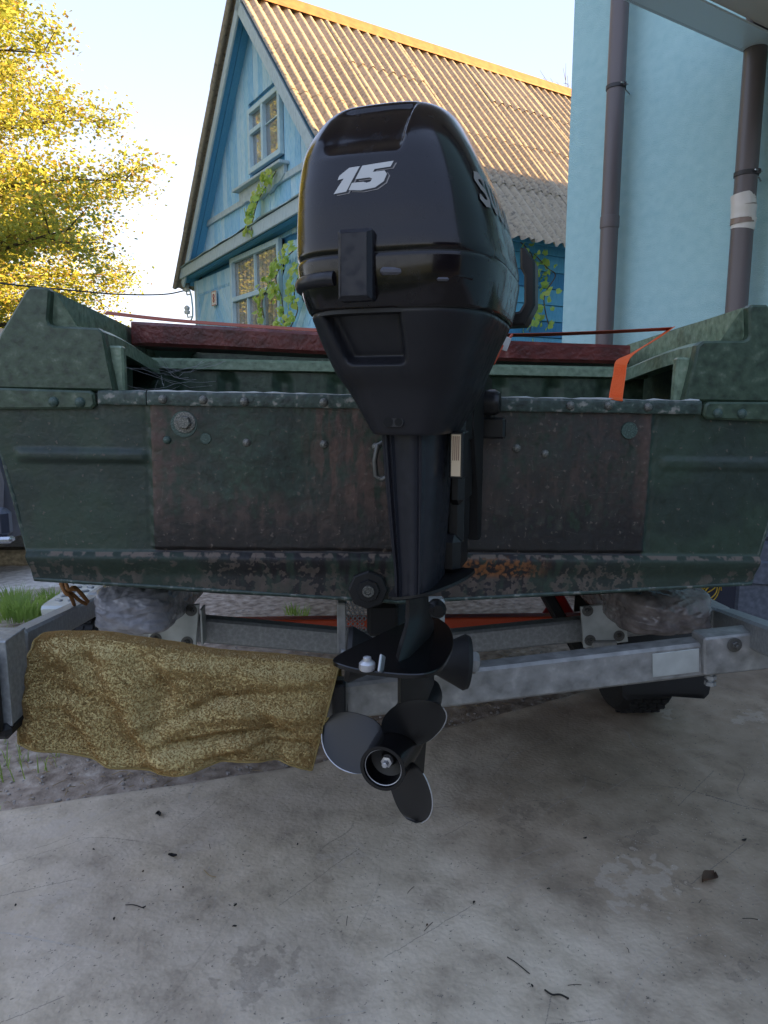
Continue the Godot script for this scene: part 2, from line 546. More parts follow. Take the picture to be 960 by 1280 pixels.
	M.chipped = tri_mat(tex(noise(0.035, 6, 63), [[0.0, Color(0.11, 0.14, 0.13)], [0.45, Color(0.18, 0.245, 0.22)], [0.68, Color(0.23, 0.30, 0.27)], [0.76, Color(0.46, 0.46, 0.43)], [1.0, Color(0.60, 0.59, 0.56)]], 512), 0.45, 0.0, 2.2, peel, 0.1)
	M.red = tri_mat(tex(noise(0.02, 5, 64), [[0.0, Color(0.26, 0.11, 0.10)], [0.5, Color(0.37, 0.15, 0.135)], [0.8, Color(0.43, 0.19, 0.17)], [0.93, Color(0.52, 0.32, 0.29)], [1.0, Color(0.60, 0.50, 0.47)]], 512), 0.4, 0.0, 1.4, peel, 0.1)
	M.bolt = tri_mat(tex(noise(0.1, 3, 65), [[0.0, Color(0.22, 0.25, 0.23)], [0.5, Color(0.40, 0.40, 0.38)], [1.0, Color(0.62, 0.60, 0.57)]], 128), 0.5, 0.4, 20.0)
	M.bolt_dark = mat(Color(0.36, 0.36, 0.35), 0.45, 0.5)
	M.bolt_green = tri_mat(tex(noise(0.1, 3, 66), [[0.0, Color(0.15, 0.22, 0.20)], [0.6, Color(0.24, 0.32, 0.29)], [1.0, Color(0.45, 0.50, 0.47)]], 128), 0.5, 0.0, 20.0)
	M.rubber = mat(Color(0.075, 0.075, 0.08), 0.6)
	M.rubbed = mat(Color(0.66, 0.68, 0.68), 0.4)
	M.web = mat(Color(0.62, 0.62, 0.62), 0.8)
	# motor
	var dust := tex(noise(0.03, 5, 70), [[0.0, Color(0.14, 0.14, 0.14)], [0.5, Color(0.20, 0.20, 0.20)], [1.0, Color(0.42, 0.42, 0.42)]], 512)
	var cowl := mat(Color(0.062, 0.045, 0.062), 1.0)
	cowl.roughness_texture = dust
	cowl.uv1_triplanar = true
	cowl.uv1_scale = Vector3.ONE * 2.5
	cowl.clearcoat_enabled = true
	cowl.metallic_specular = 0.38
	cowl.clearcoat = 0.25
	cowl.clearcoat_roughness = 0.08
	M.cowl = cowl
	var low: StandardMaterial3D = cowl.duplicate()
	low.albedo_color = Color(0.115, 0.117, 0.138)
	low.roughness = 2.0
	low.clearcoat = 0.12
	low.clearcoat_roughness = 0.3
	M.lower = low
	var satin: StandardMaterial3D = low.duplicate()
	satin.albedo_color = Color(0.14, 0.142, 0.165)
	satin.clearcoat_enabled = false
	satin.roughness = 1.8
	M.leg = satin
	M.clip = mat(Color(0.30, 0.30, 0.33), 0.35)
	M.black = mat(Color(0.05, 0.05, 0.056), 0.42)
	M.black_gloss = mat(Color(0.035, 0.035, 0.042), 0.22)
	M.prop = mat(Color(0.06, 0.062, 0.068), 0.33)
	M.decal = mat(Color(0.72, 0.72, 0.71), 0.4)
	M.decal_soft = mat(Color(0.54, 0.51, 0.49), 0.5)
	M.decal_grey = mat(Color(0.52, 0.50, 0.49), 0.4)
	M.decal_dark = mat(Color(0.03, 0.03, 0.035), 0.5)
	M.sticker = mat(Color(0.80, 0.72, 0.60), 0.5)
	M.sticker_ink = mat(Color(0.42, 0.27, 0.20), 0.6)
	M.silver = mat(Color(0.72, 0.72, 0.73), 0.3, 0.6)
	M.zinc = tri_mat(tex(noise(0.06, 4, 71, FastNoiseLite.TYPE_CELLULAR), [[0.0, Color(0.50, 0.51, 0.51)], [0.5, Color(0.57, 0.58, 0.58)], [1.0, Color(0.66, 0.67, 0.67)]], 512), 0.5, 0.35, 3.0, soft, 0.2)
	M.zinc_worn = tri_mat(tex(noise(0.02, 6, 72), [[0.0, Color(0.42, 0.42, 0.41)], [0.4, Color(0.53, 0.53, 0.52)], [0.7, Color(0.58, 0.58, 0.57)], [1.0, Color(0.68, 0.67, 0.66)]], 512), 0.55, 0.3, 2.0, soft, 0.25)
	M.zinc_bright = tri_mat(tex(noise(0.02, 5, 73), [[0.0, Color(0.60, 0.62, 0.61)], [0.5, Color(0.70, 0.72, 0.71)], [1.0, Color(0.78, 0.80, 0.79)]], 256), 0.42, 0.4, 2.0)
	M.orange = mat(Color(0.72, 0.27, 0.13), 0.55)
	M.orange_strap = tri_mat(tex(noise(0.2, 3, 74), [[0.0, Color(0.86, 0.32, 0.10)], [1.0, Color(0.98, 0.45, 0.20)]], 256), 0.7, 0.0, 30.0)
	M.red_plastic = mat(Color(0.62, 0.10, 0.10), 0.3)
	M.tyre = mat(Color(0.055, 0.055, 0.055), 0.75)
	var film := tri_mat(tex(noise(0.02, 5, 75), [[0.0, Color(0.46, 0.46, 0.47)], [0.5, Color(0.62, 0.62, 0.64)], [1.0, Color(0.78, 0.78, 0.80)]], 256), 0.25, 0.0, 4.0, tex(noise(0.035, 3, 76), [], 256, 8.0), 0.3)
	M.film = film
	var film2 := tri_mat(tex(noise(0.02, 5, 77), [[0.0, Color(0.32, 0.29, 0.28)], [0.5, Color(0.46, 0.43, 0.42)], [1.0, Color(0.60, 0.57, 0.55)]], 256), 0.22, 0.0, 4.0, tex(noise(0.03, 3, 78), [], 256, 8.0), 0.4)
	M.film_brown = film2
	M.rope = mat(Color(0.52, 0.36, 0.20), 0.9)
	var tw := tri_mat(tex(noise(0.35, 2, 80), [[0.0, Color(0.66, 0.58, 0.36)], [0.5, Color(0.76, 0.68, 0.45)], [1.0, Color(0.84, 0.77, 0.56)]], 1024), 0.95, 0.0, 3.0, tex(noise(0.3, 2, 81), [], 1024, 14.0), 0.25)
	tw.rim_enabled = true
	tw.rim = 0.5
	M.towel = tw
	M.loop = mat(Color(0.52, 0.45, 0.24), 0.95)
	M.hem = tri_mat(tex(noise(0.2, 2, 82), [[0.0, Color(0.46, 0.39, 0.22)], [1.0, Color(0.62, 0.54, 0.34)]], 256), 0.95, 0.0, 8.0)
	# car and other
	M.car = mat(Color(0.16, 0.19, 0.26), 0.3)
	M.car.clearcoat_enabled = true
	M.car_glass = mat(Color(0.05, 0.06, 0.08), 0.05)
	M.chrome = mat(Color(0.72, 0.73, 0.75), 0.2, 0.8)
	M.grey_plastic = tri_mat(tex(noise(0.05, 4, 85), [[0.0, Color(0.30, 0.33, 0.38)], [1.0, Color(0.44, 0.47, 0.53)]], 256), 0.4, 0.0, 3.0)
	M.navy = mat(Color(0.15, 0.17, 0.24), 0.5)
	M.yellow = mat(Color(0.80, 0.66, 0.20), 0.5)
	M.lamp_red = mat(Color(0.35, 0.04, 0.03), 0.2)
	M.log = tri_mat(tex(noise(0.05, 4, 86), [[0.0, Color(0.40, 0.36, 0.28)], [1.0, Color(0.66, 0.60, 0.48)]], 256), 0.9, 0.0, 2.0)

# ------------------------------------------------------------------ camera, sky, sun
func setup():
	var cam := Camera3D.new()
	cam.name = "camera"
	cam.position = Vector3(0, 1.0, 0)
	cam.rotation_degrees = Vector3(-9.0, 0, 0)
	cam.fov = 70.82
	cam.near = 0.05
	cam.far = 900.0
	add_child(cam)
	cam.current = true
	var env := Environment.new()
	env.background_mode = Environment.BG_SKY
	var sky := Sky.new()
	var sm_ := ProceduralSkyMaterial.new()
	sm_.sky_top_color = Color(0.392, 0.442, 0.545)
	sm_.sky_horizon_color = Color(0.585, 0.598, 0.612)
	sm_.sky_curve = 0.20
	sm_.ground_bottom_color = Color(0.35, 0.33, 0.30)
	sm_.ground_horizon_color = Color(0.75, 0.75, 0.72)
	sm_.sun_angle_max = 1.0
	sm_.sky_energy_multiplier = 1.0
	sky.sky_material = sm_
	env.sky = sky
	env.background_energy_multiplier = 1.0
	env.tonemap_mode = Environment.TONE_MAPPER_LINEAR
	env.tonemap_exposure = 5.4
	env.sdfgi_enabled = true
	env.ssao_enabled = true
	env.ssil_enabled = true
	var we := WorldEnvironment.new()
	we.name = "world_environment"
	we.environment = env
	add_child(we)
	var sun := DirectionalLight3D.new()
	sun.name = "sun"
	sun.light_energy = 1.6
	sun.light_color = Color(1.0, 0.83, 0.58)
	sun.light_angular_distance = 0.5
	sun.shadow_enabled = true
	add_child(sun)
	sun.look_at_from_position(Vector3(0.98, 0.365, 0.10) * 30.0, Vector3.ZERO)

# ------------------------------------------------------------------ ground, slab, paving
const E1 := Vector3(0.843, 0, -0.537)     # along the slab's front edge, away to the right
const E2 := Vector3(0.537, 0, 0.843)      # in under the carport, back to the right
const SO := Vector3(-0.18, 0, -1.875)     # a point on the slab's edge

func slab_edge(a: float, n: FastNoiseLite) -> float:
	return (0.26 * a if a < 0.0 else 0.05 * sin(a * 1.4)) + n.get_noise_1d(a * 60.0) * 0.012 + n.get_noise_1d(a * 9.0 + 400.0) * 0.03

func make_ground():
	struct("ground", grid(60, 60, func(s, t): return Vector3((s - 0.5) * 700.0, -0.075, (t - 0.5) * 700.0)), M.field)
	var n := noise(0.02, 4, 101)
	var fine := noise(0.5, 3, 102)
	# bare soil between the slab and the paving
	var soil := grid(200, 130, func(s, t):
		var p := Vector3(-3.6 + 5.6 * s, 0, -4.2 + 3.4 * t)
		p.y = -0.028 + n.get_noise_2d(p.x * 55, p.z * 55) * 0.022 + fine.get_noise_2d(p.x * 40, p.z * 40) * 0.007
		return p)
	struct("soil", soil, M.dirt)
	# slab
	var e := noise(0.02, 3, 103)
	var st := noise(0.9, 4, 104)
	var st2 := noise(2.6, 4, 105)
	var gouge := noise(9.0, 3, 106)
	var P := PackedVector3Array()
	var N := PackedVector3Array()
	var U := PackedVector2Array()
	var C := PackedColorArray()
	var I := PackedInt32Array()
	var na := 260
	var nb := 200
	for j in nb + 1:
		for i in na + 1:
			var a := -2.4 + 5.2 * i / na
			var b := slab_edge(a, e) + pow(float(j) / nb, 1.3) * 9.6
			var p := SO + E1 * a + E2 * b
			p.y = st2.get_noise_2d(p.x, p.z) * 0.004 + gouge.get_noise_2d(p.x, p.z) * 0.0012
			if j == 0: p.y -= 0.012
			P.append(p)
			N.append(Vector3.UP)
			U.append(Vector2(a, b) / 2.6)
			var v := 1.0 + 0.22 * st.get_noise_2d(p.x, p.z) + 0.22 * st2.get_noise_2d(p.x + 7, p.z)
			var w: float = sm(-0.25, 0.35, st.get_noise_2d(p.x * 0.8 + 31, p.z * 0.8) + (p.x - 0.25) * 0.75)     # brownish dirt walked in on the right, with the canopy's shade painted in
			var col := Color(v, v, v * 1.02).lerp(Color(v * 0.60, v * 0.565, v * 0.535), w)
			var lip: float = sm(0.09, 0.015, b - slab_edge(a, e)) * sm(-0.4, 0.3, st2.get_noise_2d(a * 2, 3))
			col = col.lerp(Color(1.22, 1.21, 1.2), lip * 0.8)                                               # pale bare lip along the edge
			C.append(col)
	for j in nb:
		for i in na:
			var a := j * (na + 1) + i
			for k in [a, a + 1, a + na + 1, a + 1, a + na + 2, a + na + 1]: I.append(k)
	for k in range(0, I.size(), 3):
		var nn := (P[I[k + 2]] - P[I[k]]).cross(P[I[k + 1]] - P[I[k]])
		for q in 3: N[I[k + q]] += nn * 3000.0
	for k in N.size(): N[k] = N[k].normalized()
	var arr := []; arr.resize(Mesh.ARRAY_MAX)
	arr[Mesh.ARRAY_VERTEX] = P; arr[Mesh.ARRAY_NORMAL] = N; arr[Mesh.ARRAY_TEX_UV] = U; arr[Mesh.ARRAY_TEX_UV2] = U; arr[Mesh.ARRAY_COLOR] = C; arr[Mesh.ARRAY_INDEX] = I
	var m := ArrayMesh.new()
	m.add_surface_from_arrays(Mesh.PRIMITIVE_TRIANGLES, arr)
	M.concrete.detail_uv_layer = BaseMaterial3D.DETAIL_UV_2
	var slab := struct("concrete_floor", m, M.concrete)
	# the broken edge of the slab, as thick as it is
	var g := Geo.new()
	for i in 160:
		var a := -2.4 + 5.2 * i / 160.0
		var a2 := -2.4 + 5.2 * (i + 1) / 160.0
		var p := SO + E1 * a + E2 * slab_edge(a, e)
		var q := SO + E1 * a2 + E2 * slab_edge(a2, e)
		g.quad(p + Vector3(0, -0.012, 0), p - Vector3(0, 0.1, 0) - E2 * 0.01, q - Vector3(0, 0.1, 0) - E2 * 0.01, q + Vector3(0, -0.012, 0))
	struct("slab_edge", g.mesh(50), M.dirt, slab)
	# gravel crumbs on the soil
	var pm := Geo.new()
	pm.lathe([Vector2(0.45, 0), Vector2(0.6, 0.3), Vector2(0.35, 0.62)], Vector3.ZERO, Basis.IDENTITY, 5)
	var mm := MultiMesh.new()
	mm.transform_format = MultiMesh.TRANSFORM_3D
	mm.mesh = pm.mesh(0)
	var list: Array = []
	rng.seed = 5
	for k in 2600:
		var a := rng.randf_range(-2.0, 2.0)
		var b: float = slab_edge(a, e) - 0.02 - pow(rng.randf(), 1.6) * 1.6
		var p := SO + E1 * a + E2 * b
		p.y = -0.028 + n.get_noise_2d(p.x * 55, p.z * 55) * 0.022
		var s := rng.randf_range(0.003, 0.011)
		list.append(Transform3D(Basis(Vector3.UP, rng.randf() * TAU).scaled(Vector3(s, s * 0.8, s * rng.randf_range(0.7, 1.3))), p))
	mm.instance_count = list.size()
	for k in list.size(): mm.set_instance_transform(k, list[k])
	var mi := MultiMeshInstance3D.new()
	mi.name = "gravel"
	mi.multimesh = mm
	mi.material_override = M.pebble
	mi.set_meta("kind", "stuff")
	mi.set_meta("label", "small pale gravel crumbs scattered on the bare soil")
	mi.set_meta("category", "gravel")
	add_child(mi)
	# grit and sand blown over the slab
	var gm := MultiMesh.new()
	gm.transform_format = MultiMesh.TRANSFORM_3D
	gm.use_colors = true
	gm.mesh = mm.mesh
	gm.instance_count = 5200
	for k in gm.instance_count:
		var p := Vector3(rng.randf_range(-1.0, 1.35), 0, rng.randf_range(-2.3, -0.85))
		while st.get_noise_2d(p.x * 2.0, p.z * 2.0) + rng.randf_range(-0.45, 0.45) < -0.05 or (p - SO).dot(E2) < 0.28 * minf((p - SO).dot(E1), 0.0) + 0.03:
			p = Vector3(rng.randf_range(-1.0, 1.35), 0, rng.randf_range(-2.3, -0.85))
		p.y = st2.get_noise_2d(p.x, p.z) * 0.004 + 0.0004
		var s := rng.randf_range(0.0006, 0.0020)
		gm.set_instance_transform(k, Transform3D(Basis(Vector3.UP, rng.randf() * TAU).scaled(Vector3(s, s * 0.7, s * rng.randf_range(0.7, 1.8))), p))
		var v := rng.randf_range(0.05, 0.5)
		gm.set_instance_color(k, Color(v, v * 0.92, v * 0.82))
	mi = MultiMeshInstance3D.new()
	mi.name = "grit"
	mi.multimesh = gm
	var gmat := mat(Color.WHITE, 0.95)
	gmat.vertex_color_use_as_albedo = true
	mi.material_override = gmat
	mi.set_meta("kind", "stuff")
	mi.set_meta("label", "fine sand and grit blown over the concrete floor")
	mi.set_meta("category", "grit")
	add_child(mi)
	# paving beyond the soil: worn slabs, each laid on its own
	var pave := Node3D.new()
	pave.name = "paving"
	pave.set_meta("kind", "structure")
	add_child(pave)
	var shapes: Array = []
	for k in 4:
		var pg := Geo.new()
		var poly := PackedVector2Array()
		for q in [[-1, -1], [0, -1], [1, -1], [1, 0], [1, 1], [0, 1], [-1, 1], [-1, 0]]:
			poly.append(Vector2(q[0], q[1]) * 0.243 + Vector2(rng.randf_range(-0.007, 0.007), rng.randf_range(-0.007, 0.007)))
		pg.prism(poly, -0.05, 0.0, 0.006, Transform3D(Basis(Vector3.RIGHT, -PI / 2), Vector3.ZERO))
		shapes.append(pg.mesh(25))
	for j in 17:
		for i in 17:
			var p := Vector3(-3.7, 0, -2.78) + Vector3(0.843, 0, -0.537) * (i * 0.502) - Vector3(0.537, 0, 0.843) * (j * 0.502)
			if p.x > 2.6 or p.z < -7.5 or p.x < -5.2 or p.z > -2.5: continue
			var o := put("paving_slab", shapes[rng.randi() % 4], M.paver[rng.randi() % 3], pave)
			o.position = p + Vector3(0, 0.008 + rng.randf_range(-0.006, 0.006), 0)
			o.rotation = Vector3(rng.randf_range(-0.012, 0.012), deg_to_rad(32.5) + rng.randf_range(-0.012, 0.012) + PI / 2 * (rng.randi() % 4), rng.randf_range(-0.012, 0.012))

# ------------------------------------------------------------------ the rendered building, its carport and an added unseen wall
func make_building():
	var b := thing("rendered_building", "pale turquoise stucco building with two brown downpipes on its wall", "building", Vector3(0.9243, 0, -3.8700), -57.5)
	# local axes: x along the wall towards the camera's right, z out of the wall
	var g := Geo.new()
	g.box(Vector3(5.0, 3.0, -7.0), Vector3(10.0, 6.0, 14.0), 0.012)
	put("wall", g.mesh(30), M.stucco, b)
	g = Geo.new()
	g.box(Vector3(5.0, 6.08, -7.0), Vector3(10.3, 0.16, 14.3), 0.01)
	put("roof", g.mesh(30), M.pipe, b)
	g = Geo.new()
	g.box(Vector3(5.0, 0.14, 0.02), Vector3(10.0, 0.32, 0.04), 0.008)
	put("plinth", g.mesh(30), M.paver[0], b)
	for k in 2:
		var x: float = [0.361, 1.022][k]
		var r: float = [0.0405, 0.0415][k]
		var pipe := Geo.new()
		var joint: float = [1.8334, 3.4][k]
		pipe.lathe([Vector2(r, 0.05), Vector2(r, joint)], Vector3(x, 0, 0.08), Basis.IDENTITY, 28)
		pipe.lathe([Vector2(r + 0.0002, joint - 0.055), Vector2(r + 0.0035, joint - 0.05), Vector2(r + 0.0035, joint - 0.004), Vector2(r + 0.002, joint), Vector2(r, joint + 0.0005)], Vector3(x, 0, 0.08), Basis.IDENTITY, 28)
		pipe.lathe([Vector2(r, joint + 0.0007), Vector2(r, 6.0)], Vector3(x, 0, 0.08), Basis.IDENTITY, 28)
		var dp := put("downpipe", pipe.mesh(40), M.pipe, b)
		dp.set_meta("label", ["brown downpipe near the corner of the wall", "brown downpipe patched with clear tape under the carport edge"][k])
		for y in [[2.3877, 0.62], [1.8566, 0.7]][k]:
			var br := Geo.new()
			br.lathe([Vector2(r + 0.001, y - 0.009), Vector2(r + 0.004, y - 0.008), Vector2(r + 0.004, y + 0.008), Vector2(r + 0.001, y + 0.009)], Vector3(x, 0, 0.08), Basis.IDENTITY, 28)
			br.box(Vector3(x + r + 0.008, y, 0.085), Vector3(0.014, 0.018, 0.004), 0.001)
			br.box(Vector3(x + r + 0.008, y, 0.077), Vector3(0.014, 0.018, 0.004), 0.001)
			put("pipe_clip", br.mesh(40), M.pipe_dark, dp)
			var sc := Geo.new()
			sc.tube([Vector3(x + r + 0.009, y + 0.002, 0.06), Vector3(x + r + 0.009, y + 0.002, 0.105)], 0.003, 8)
			sc.tube([Vector3(x + r * 0.3, y - 0.014, 0.0), Vector3(x + r * 0.3 + 0.02, y - 0.014, 0.05)], 0.003, 8)
			put("screw", sc.mesh(40), M.steel, dp)
		if k == 1:
			# several turns of clear packing tape, edges not true
			for q in 5:
				var t := Geo.new()
				var y0: float = 1.6501 + q * 0.022
				var tilt := Basis(Vector3(rng.randf_range(-1, 1), 0, rng.randf_range(-1, 1)).normalized(), rng.randf_range(0.02, 0.16))
				var prof: Array = []
				for z in 5: prof.append(Vector2(r + 0.002 + 0.0012 * (q % 3) + rng.randf_range(0, 0.0016), 0.0115 * z))
				t.lathe(prof, Vector3(x, y0, 0.08), tilt, 20)
				put("tape_wrap", t.mesh(20), M.tape if q % 2 == 0 else M.tape_brown, dp)

func make_carport():
	# the carport's own axes are those of the wall: its front edge runs out from the wall
	var c := thing("carport_canopy", "pale grey metal edged carport roof jutting from the turquoise wall", "carport", Vector3(0.9243, 0, -3.8700), -57.5)
	var g := Geo.new()
	g.box(Vector3(1.50, 2.345, 1.30), Vector3(0.78, 0.05, 2.5), 0.003)
	put("soffit", g.mesh(30), M.soffit, c)
	g = Geo.new()
	g.box(Vector3(1.46, 2.46, 1.32), Vector3(0.92, 0.1, 2.6), 0.003)
	put("roof_deck", g.mesh(30), M.added_wall, c)
	# edge trim in two lengths with a lapped joint, a row of punched holes along its outer edge
	for k in 2:
		var z0: float = [0.03, 0.135][k]
		var z1: float = [0.132, 2.58][k]
		g = Geo.new()
		var prof := PackedVector2Array([Vector2(0.985, 2.300), Vector2(1.112, 2.306), Vector2(1.112, 2.314), Vector2(0.993, 2.308), Vector2(0.993, 2.40), Vector2(0.985, 2.40)])
		g.prism(prof, z0, z1, 0.0008, Transform3D.IDENTITY)
		put("edge_trim", g.mesh(30), M.fascia, c)
	var holes := Geo.new()
	for k in 190:
		for row in 2:
			var z := 0.05 + k * 0.0085 + row * 0.004
			holes.lathe([Vector2(0.0014, -0.0004), Vector2(0.0014, 0.0001)], Vector3(0.991 + row * 0.005, 2.3000 + (0.006 + row * 0.005) * 0.047, z), Basis.IDENTITY, 6)
	var h := put("punched_holes", holes.mesh(0), M.hole, c)
	h.set_meta("kind", "stuff")
	for x in [1.62, 1.85]:      # brackets that hold it off the wall
		g = Geo.new()
		g.box(Vector3(x, 2.26, 0.75), Vector3(0.05, 0.11, 1.5), 0.004)
		g.beam(Vector3(x, 1.75, 0.03), Vector3(x, 2.22, 0.9), 0.04, 0.04, 0.004)
		put("wall_bracket", g.mesh(30), M.pipe, c)
	# unseen wall added behind the camera to darken light and reflections from there
	var w := thing("added_wall", "brown unseen wall added behind the photographer for dark reflections", "added_wall", Vector3(0.9243, 0, -3.8700), -57.5)
	g = Geo.new()
	g.box(Vector3(10.55, 1.8, 4.0), Vector3(0.2, 3.6, 8.0), 0.005)
	put("wall", g.mesh(30), M.added_wall, w)
	g = Geo.new()
	g.box(Vector3(10.42, 1.05, 2.8), Vector3(0.05, 2.1, 2.6), 0.01)
	put("added_gate", g.mesh(30), M.pipe_dark, w)

# ------------------------------------------------------------------ the blue house
const PK := Vector2(3.07, 5.74)        # underside of the gable's peak in the house's own axes
const SL := 1.118                      # roof slope
func roof_y(u: float) -> float: return PK.y - absf(u - PK.x) * SL

func clip_poly(poly: PackedVector2Array, by: PackedVector2Array) -> PackedVector2Array:
	var r := Geometry2D.intersect_polygons(poly, by)
	return r[0] if r.size() > 0 else PackedVector2Array()

func make_house():
	rng.seed = 11
	var h := thing("village_house", "blue wooden village house with steep corrugated slate roof", "house", Vector3(-3.39, 0, -12.1), -57.5)
	# axes: x along the gable towards the camera, z out of the gable, the ridge runs back along -z
	var body := Geo.new()
	body.box(Vector3(3.07, 1.40, -5.66), Vector3(4.94, 2.80, 10.9), 0.0)
	body.prism(PackedVector2Array([Vector2(0.62, 2.82), Vector2(5.52, 2.82), Vector2(3.07, 5.56)]), -11.1, -0.235)
	var wall := put("wall", body.mesh(0), M.blue2, h)
	# upright boards of the gable, each a board
	var tri_area := PackedVector2Array([Vector2(0.55, 2.9), Vector2(5.6, 2.9), Vector2(5.6, roof_y(5.6)), PK + Vector2(0, -0.02), Vector2(0.55, roof_y(0.55))])
	var u := 0.5
	while u < 5.6:
		var w := rng.randf_range(0.125, 0.165)
		# an upper and a lower row, lapped at the rail under the window
		for row in 2:
			var y0: float = [2.9, 3.5581][row]
			var y1: float = [3.5581 - 0.004, 6.0][row]
			var poly := clip_poly(PackedVector2Array([Vector2(u + 0.003, y0), Vector2(u + w - 0.003, y0), Vector2(u + w - 0.003, y1), Vector2(u + 0.003, y1)]), tri_area)
			if poly.size() < 3: continue
			# leave the window free
			var wa := 2.7738
			var wb := 3.7629
			if row == 1 and u + w > wa + 0.02 and u < wb - 0.02:
				var yt := 4.6908
				poly = clip_poly(poly, PackedVector2Array([Vector2(u, yt), Vector2(u + w, yt), Vector2(u + w, 7), Vector2(u, 7)]))
				if poly.size() < 3: continue
			var g := Geo.new()
			g.prism(poly, -0.235, -0.207 + rng.randf_range(-0.003, 0.004), 0.003)
			put("plank", g.mesh(20), M.plank[rng.randi() % 3], wall)
		u += w
	# lower front: short boards above, a chevron of boards below
	var corner := 0.60
	var lower_z := -0.17
	u = corner
	while u < 5.5:
		var w := 0.155
		var wl := 2.1697
		var wr := 3.7606
		var ytop := 2.80
		if u + w < wl + 0.03 or u > wr - 0.03:
			var g := Geo.new()
			var yb := 2.6083
			var poly := PackedVector2Array([Vector2(u + 0.003, ytop), Vector2(u + 0.003, yb)])
			# sawtooth ends
			for q in 2:
				var a := u + 0.003 + q * (w - 0.006) / 2
				poly.append(Vector2(a + (w - 0.006) * 0.25, yb - 0.05)); poly.append(Vector2(a + (w - 0.006) * 0.5, yb))
			poly.append(Vector2(u + w - 0.003, ytop))
			g.prism(poly, lower_z - 0.02, lower_z + 0.012, 0.003)
			put("plank", g.mesh(20), M.plank[rng.randi() % 3], wall)
		u += w
	for side in 2:
		var xa: float = [corner, 3.7606][side]
		var xb: float = [2.1697, 5.54][side]
		var area := PackedVector2Array([Vector2(xa, 0.5), Vector2(xb, 0.5), Vector2(xb, 2.6083 + 0.02), Vector2(xa, 2.6083 + 0.02)])
		var mid: float = (xa + xb) / 2 if side == 0 else xb
		for half in 2:
			var half_area := clip_poly(area, PackedVector2Array([Vector2(mid if half else xa, 0.5), Vector2(xb if half else mid, 0.5), Vector2(xb if half else mid, 3), Vector2(mid if half else xa, 3)]))
			if half_area.size() < 3: continue
			for k in 30:
				var b := -2.5 + k * 0.2
				var s := 1.15 if half == 0 else -1.15
				var c0 := mid
				var poly := PackedVector2Array([Vector2(c0 - 3, b - 3 * s + 1.0), Vector2(c0 + 3, b + 3 * s + 1.0), Vector2(c0 + 3, b + 3 * s + 1.193), Vector2(c0 - 3, b - 3 * s + 1.193)])
				poly = clip_poly(poly, half_area)
				if poly.size() < 3: continue
				var g := Geo.new()
				g.prism(poly, lower_z - 0.022, lower_z - 0.004 + rng.randf_range(-0.002, 0.002), 0.003)
				put("plank", g.mesh(20), M.plank[rng.randi() % 3], wall)
	# corner boards
	for x in [corner - 0.03, 5.5]:
		var g := Geo.new()
		g.box(Vector3(x + 0.02, 1.4, lower_z + 0.004), Vector3(0.11, 2.8, 0.05), 0.004)
		put("corner_board", g.mesh(30), M.trim, wall)
	# long side towards the camera: lapped boards
	for k in 15:
		var g := Geo.new()
		g.box(Vector3(5.555, 0.1 + k * 0.19, -5.6), Vector3(0.03, 0.184, 10.8), 0.004, Basis(Vector3(0, 0, 1), 0.06))
		put("plank", g.mesh(30), M.blue if k % 3 else M.blue2, wall)
	# cornice between gable and lower front
	var cor := Geo.new()
	var ya := 2.9414
	var yb2 := 3.0883
	var lean := atan2(yb2 - ya, 4.5)
	var bs := Basis(Vector3(0, 0, 1), lean)
	var cy := (ya + yb2) / 2
	cor.box(Vector3(2.68, cy - 0.03, 0.03), Vector3(4.56, 0.15, 0.03), 0.004, bs)
	var cornice := put("cornice", cor.mesh(30), M.trim_grey, h)
	for k in 2:
		var g := Geo.new()
		g.box(Vector3(2.68, cy - 0.09, -0.055 - k * 0.098), Vector3(4.54, 0.022, 0.095), 0.003, bs)
		put("soffit_board", g.mesh(30), M.blue, cornice)
	var fl := Geo.new()      # bent tin strip over the cornice
	var top: Array = []
	for k in 25:
		var x := 0.42 + 4.55 * k / 24.0
		var y := ya + (yb2 - ya) * (x - 0.42) / 4.5 + 0.06 + rng.randf_range(-0.012, 0.012)
		top.append(PackedVector3Array([Vector3(x, y + 0.05, -0.2), Vector3(x, y - 0.004, 0.07 + rng.randf_range(-0.01, 0.012)), Vector3(x, y - 0.012, 0.068), Vector3(x, y + 0.042, -0.2)]))
	fl.loft(top)
	put("tin_strip", fl.mesh(30), M.trim_grey, cornice)
	var rail := Geo.new()
	var ry := 3.5581
	rail.box(Vector3(3.07, ry, -0.19), Vector3(4.0, 0.075, 0.035), 0.004)
	put("gable_rail", rail.mesh(30), M.trim_grey, wall)
	make_window(h, "attic_window", Vector2(2.8225, 3.8283), Vector2(3.7987, 4.5936), -0.185, true)
	make_window(h, "front_window", Vector2(2.1313, 1.5299), Vector2(3.7507, 2.8946), -0.155, false)
	# carved board under the attic sill
	var car := PackedVector2Array()
	var s0 := 2.4917
	var s1 := 3.8945
	var sy := 3.6853
	car.append(Vector2(s0, sy)); car.append(Vector2(s0, sy - 0.05))
	for k in 29:
		var f := k / 28.0
		car.append(Vector2(lerp(s0, s1, f), sy - 0.10 - 0.10 * sin(f * PI) - 0.03 * absf(sin(f * PI * 5.0))))
	car.append(Vector2(s1, sy - 0.05)); car.append(Vector2(s1, sy))
	var cg := Geo.new()
	cg.prism(car, -0.20, -0.155, 0.004)
	put("carved_board", cg.mesh(25), M.trim_grey, h)
	cg = Geo.new()
	cg.box(Vector3((s0 + s1) / 2, sy + 0.015, -0.14), Vector3(s1 - s0 + 0.1, 0.035, 0.13), 0.006)
	put("window_sill", cg.mesh(30), M.trim_grey, h)
	# roof: lapped sheets of corrugated slate on both slopes
	var roof := Geo.new()
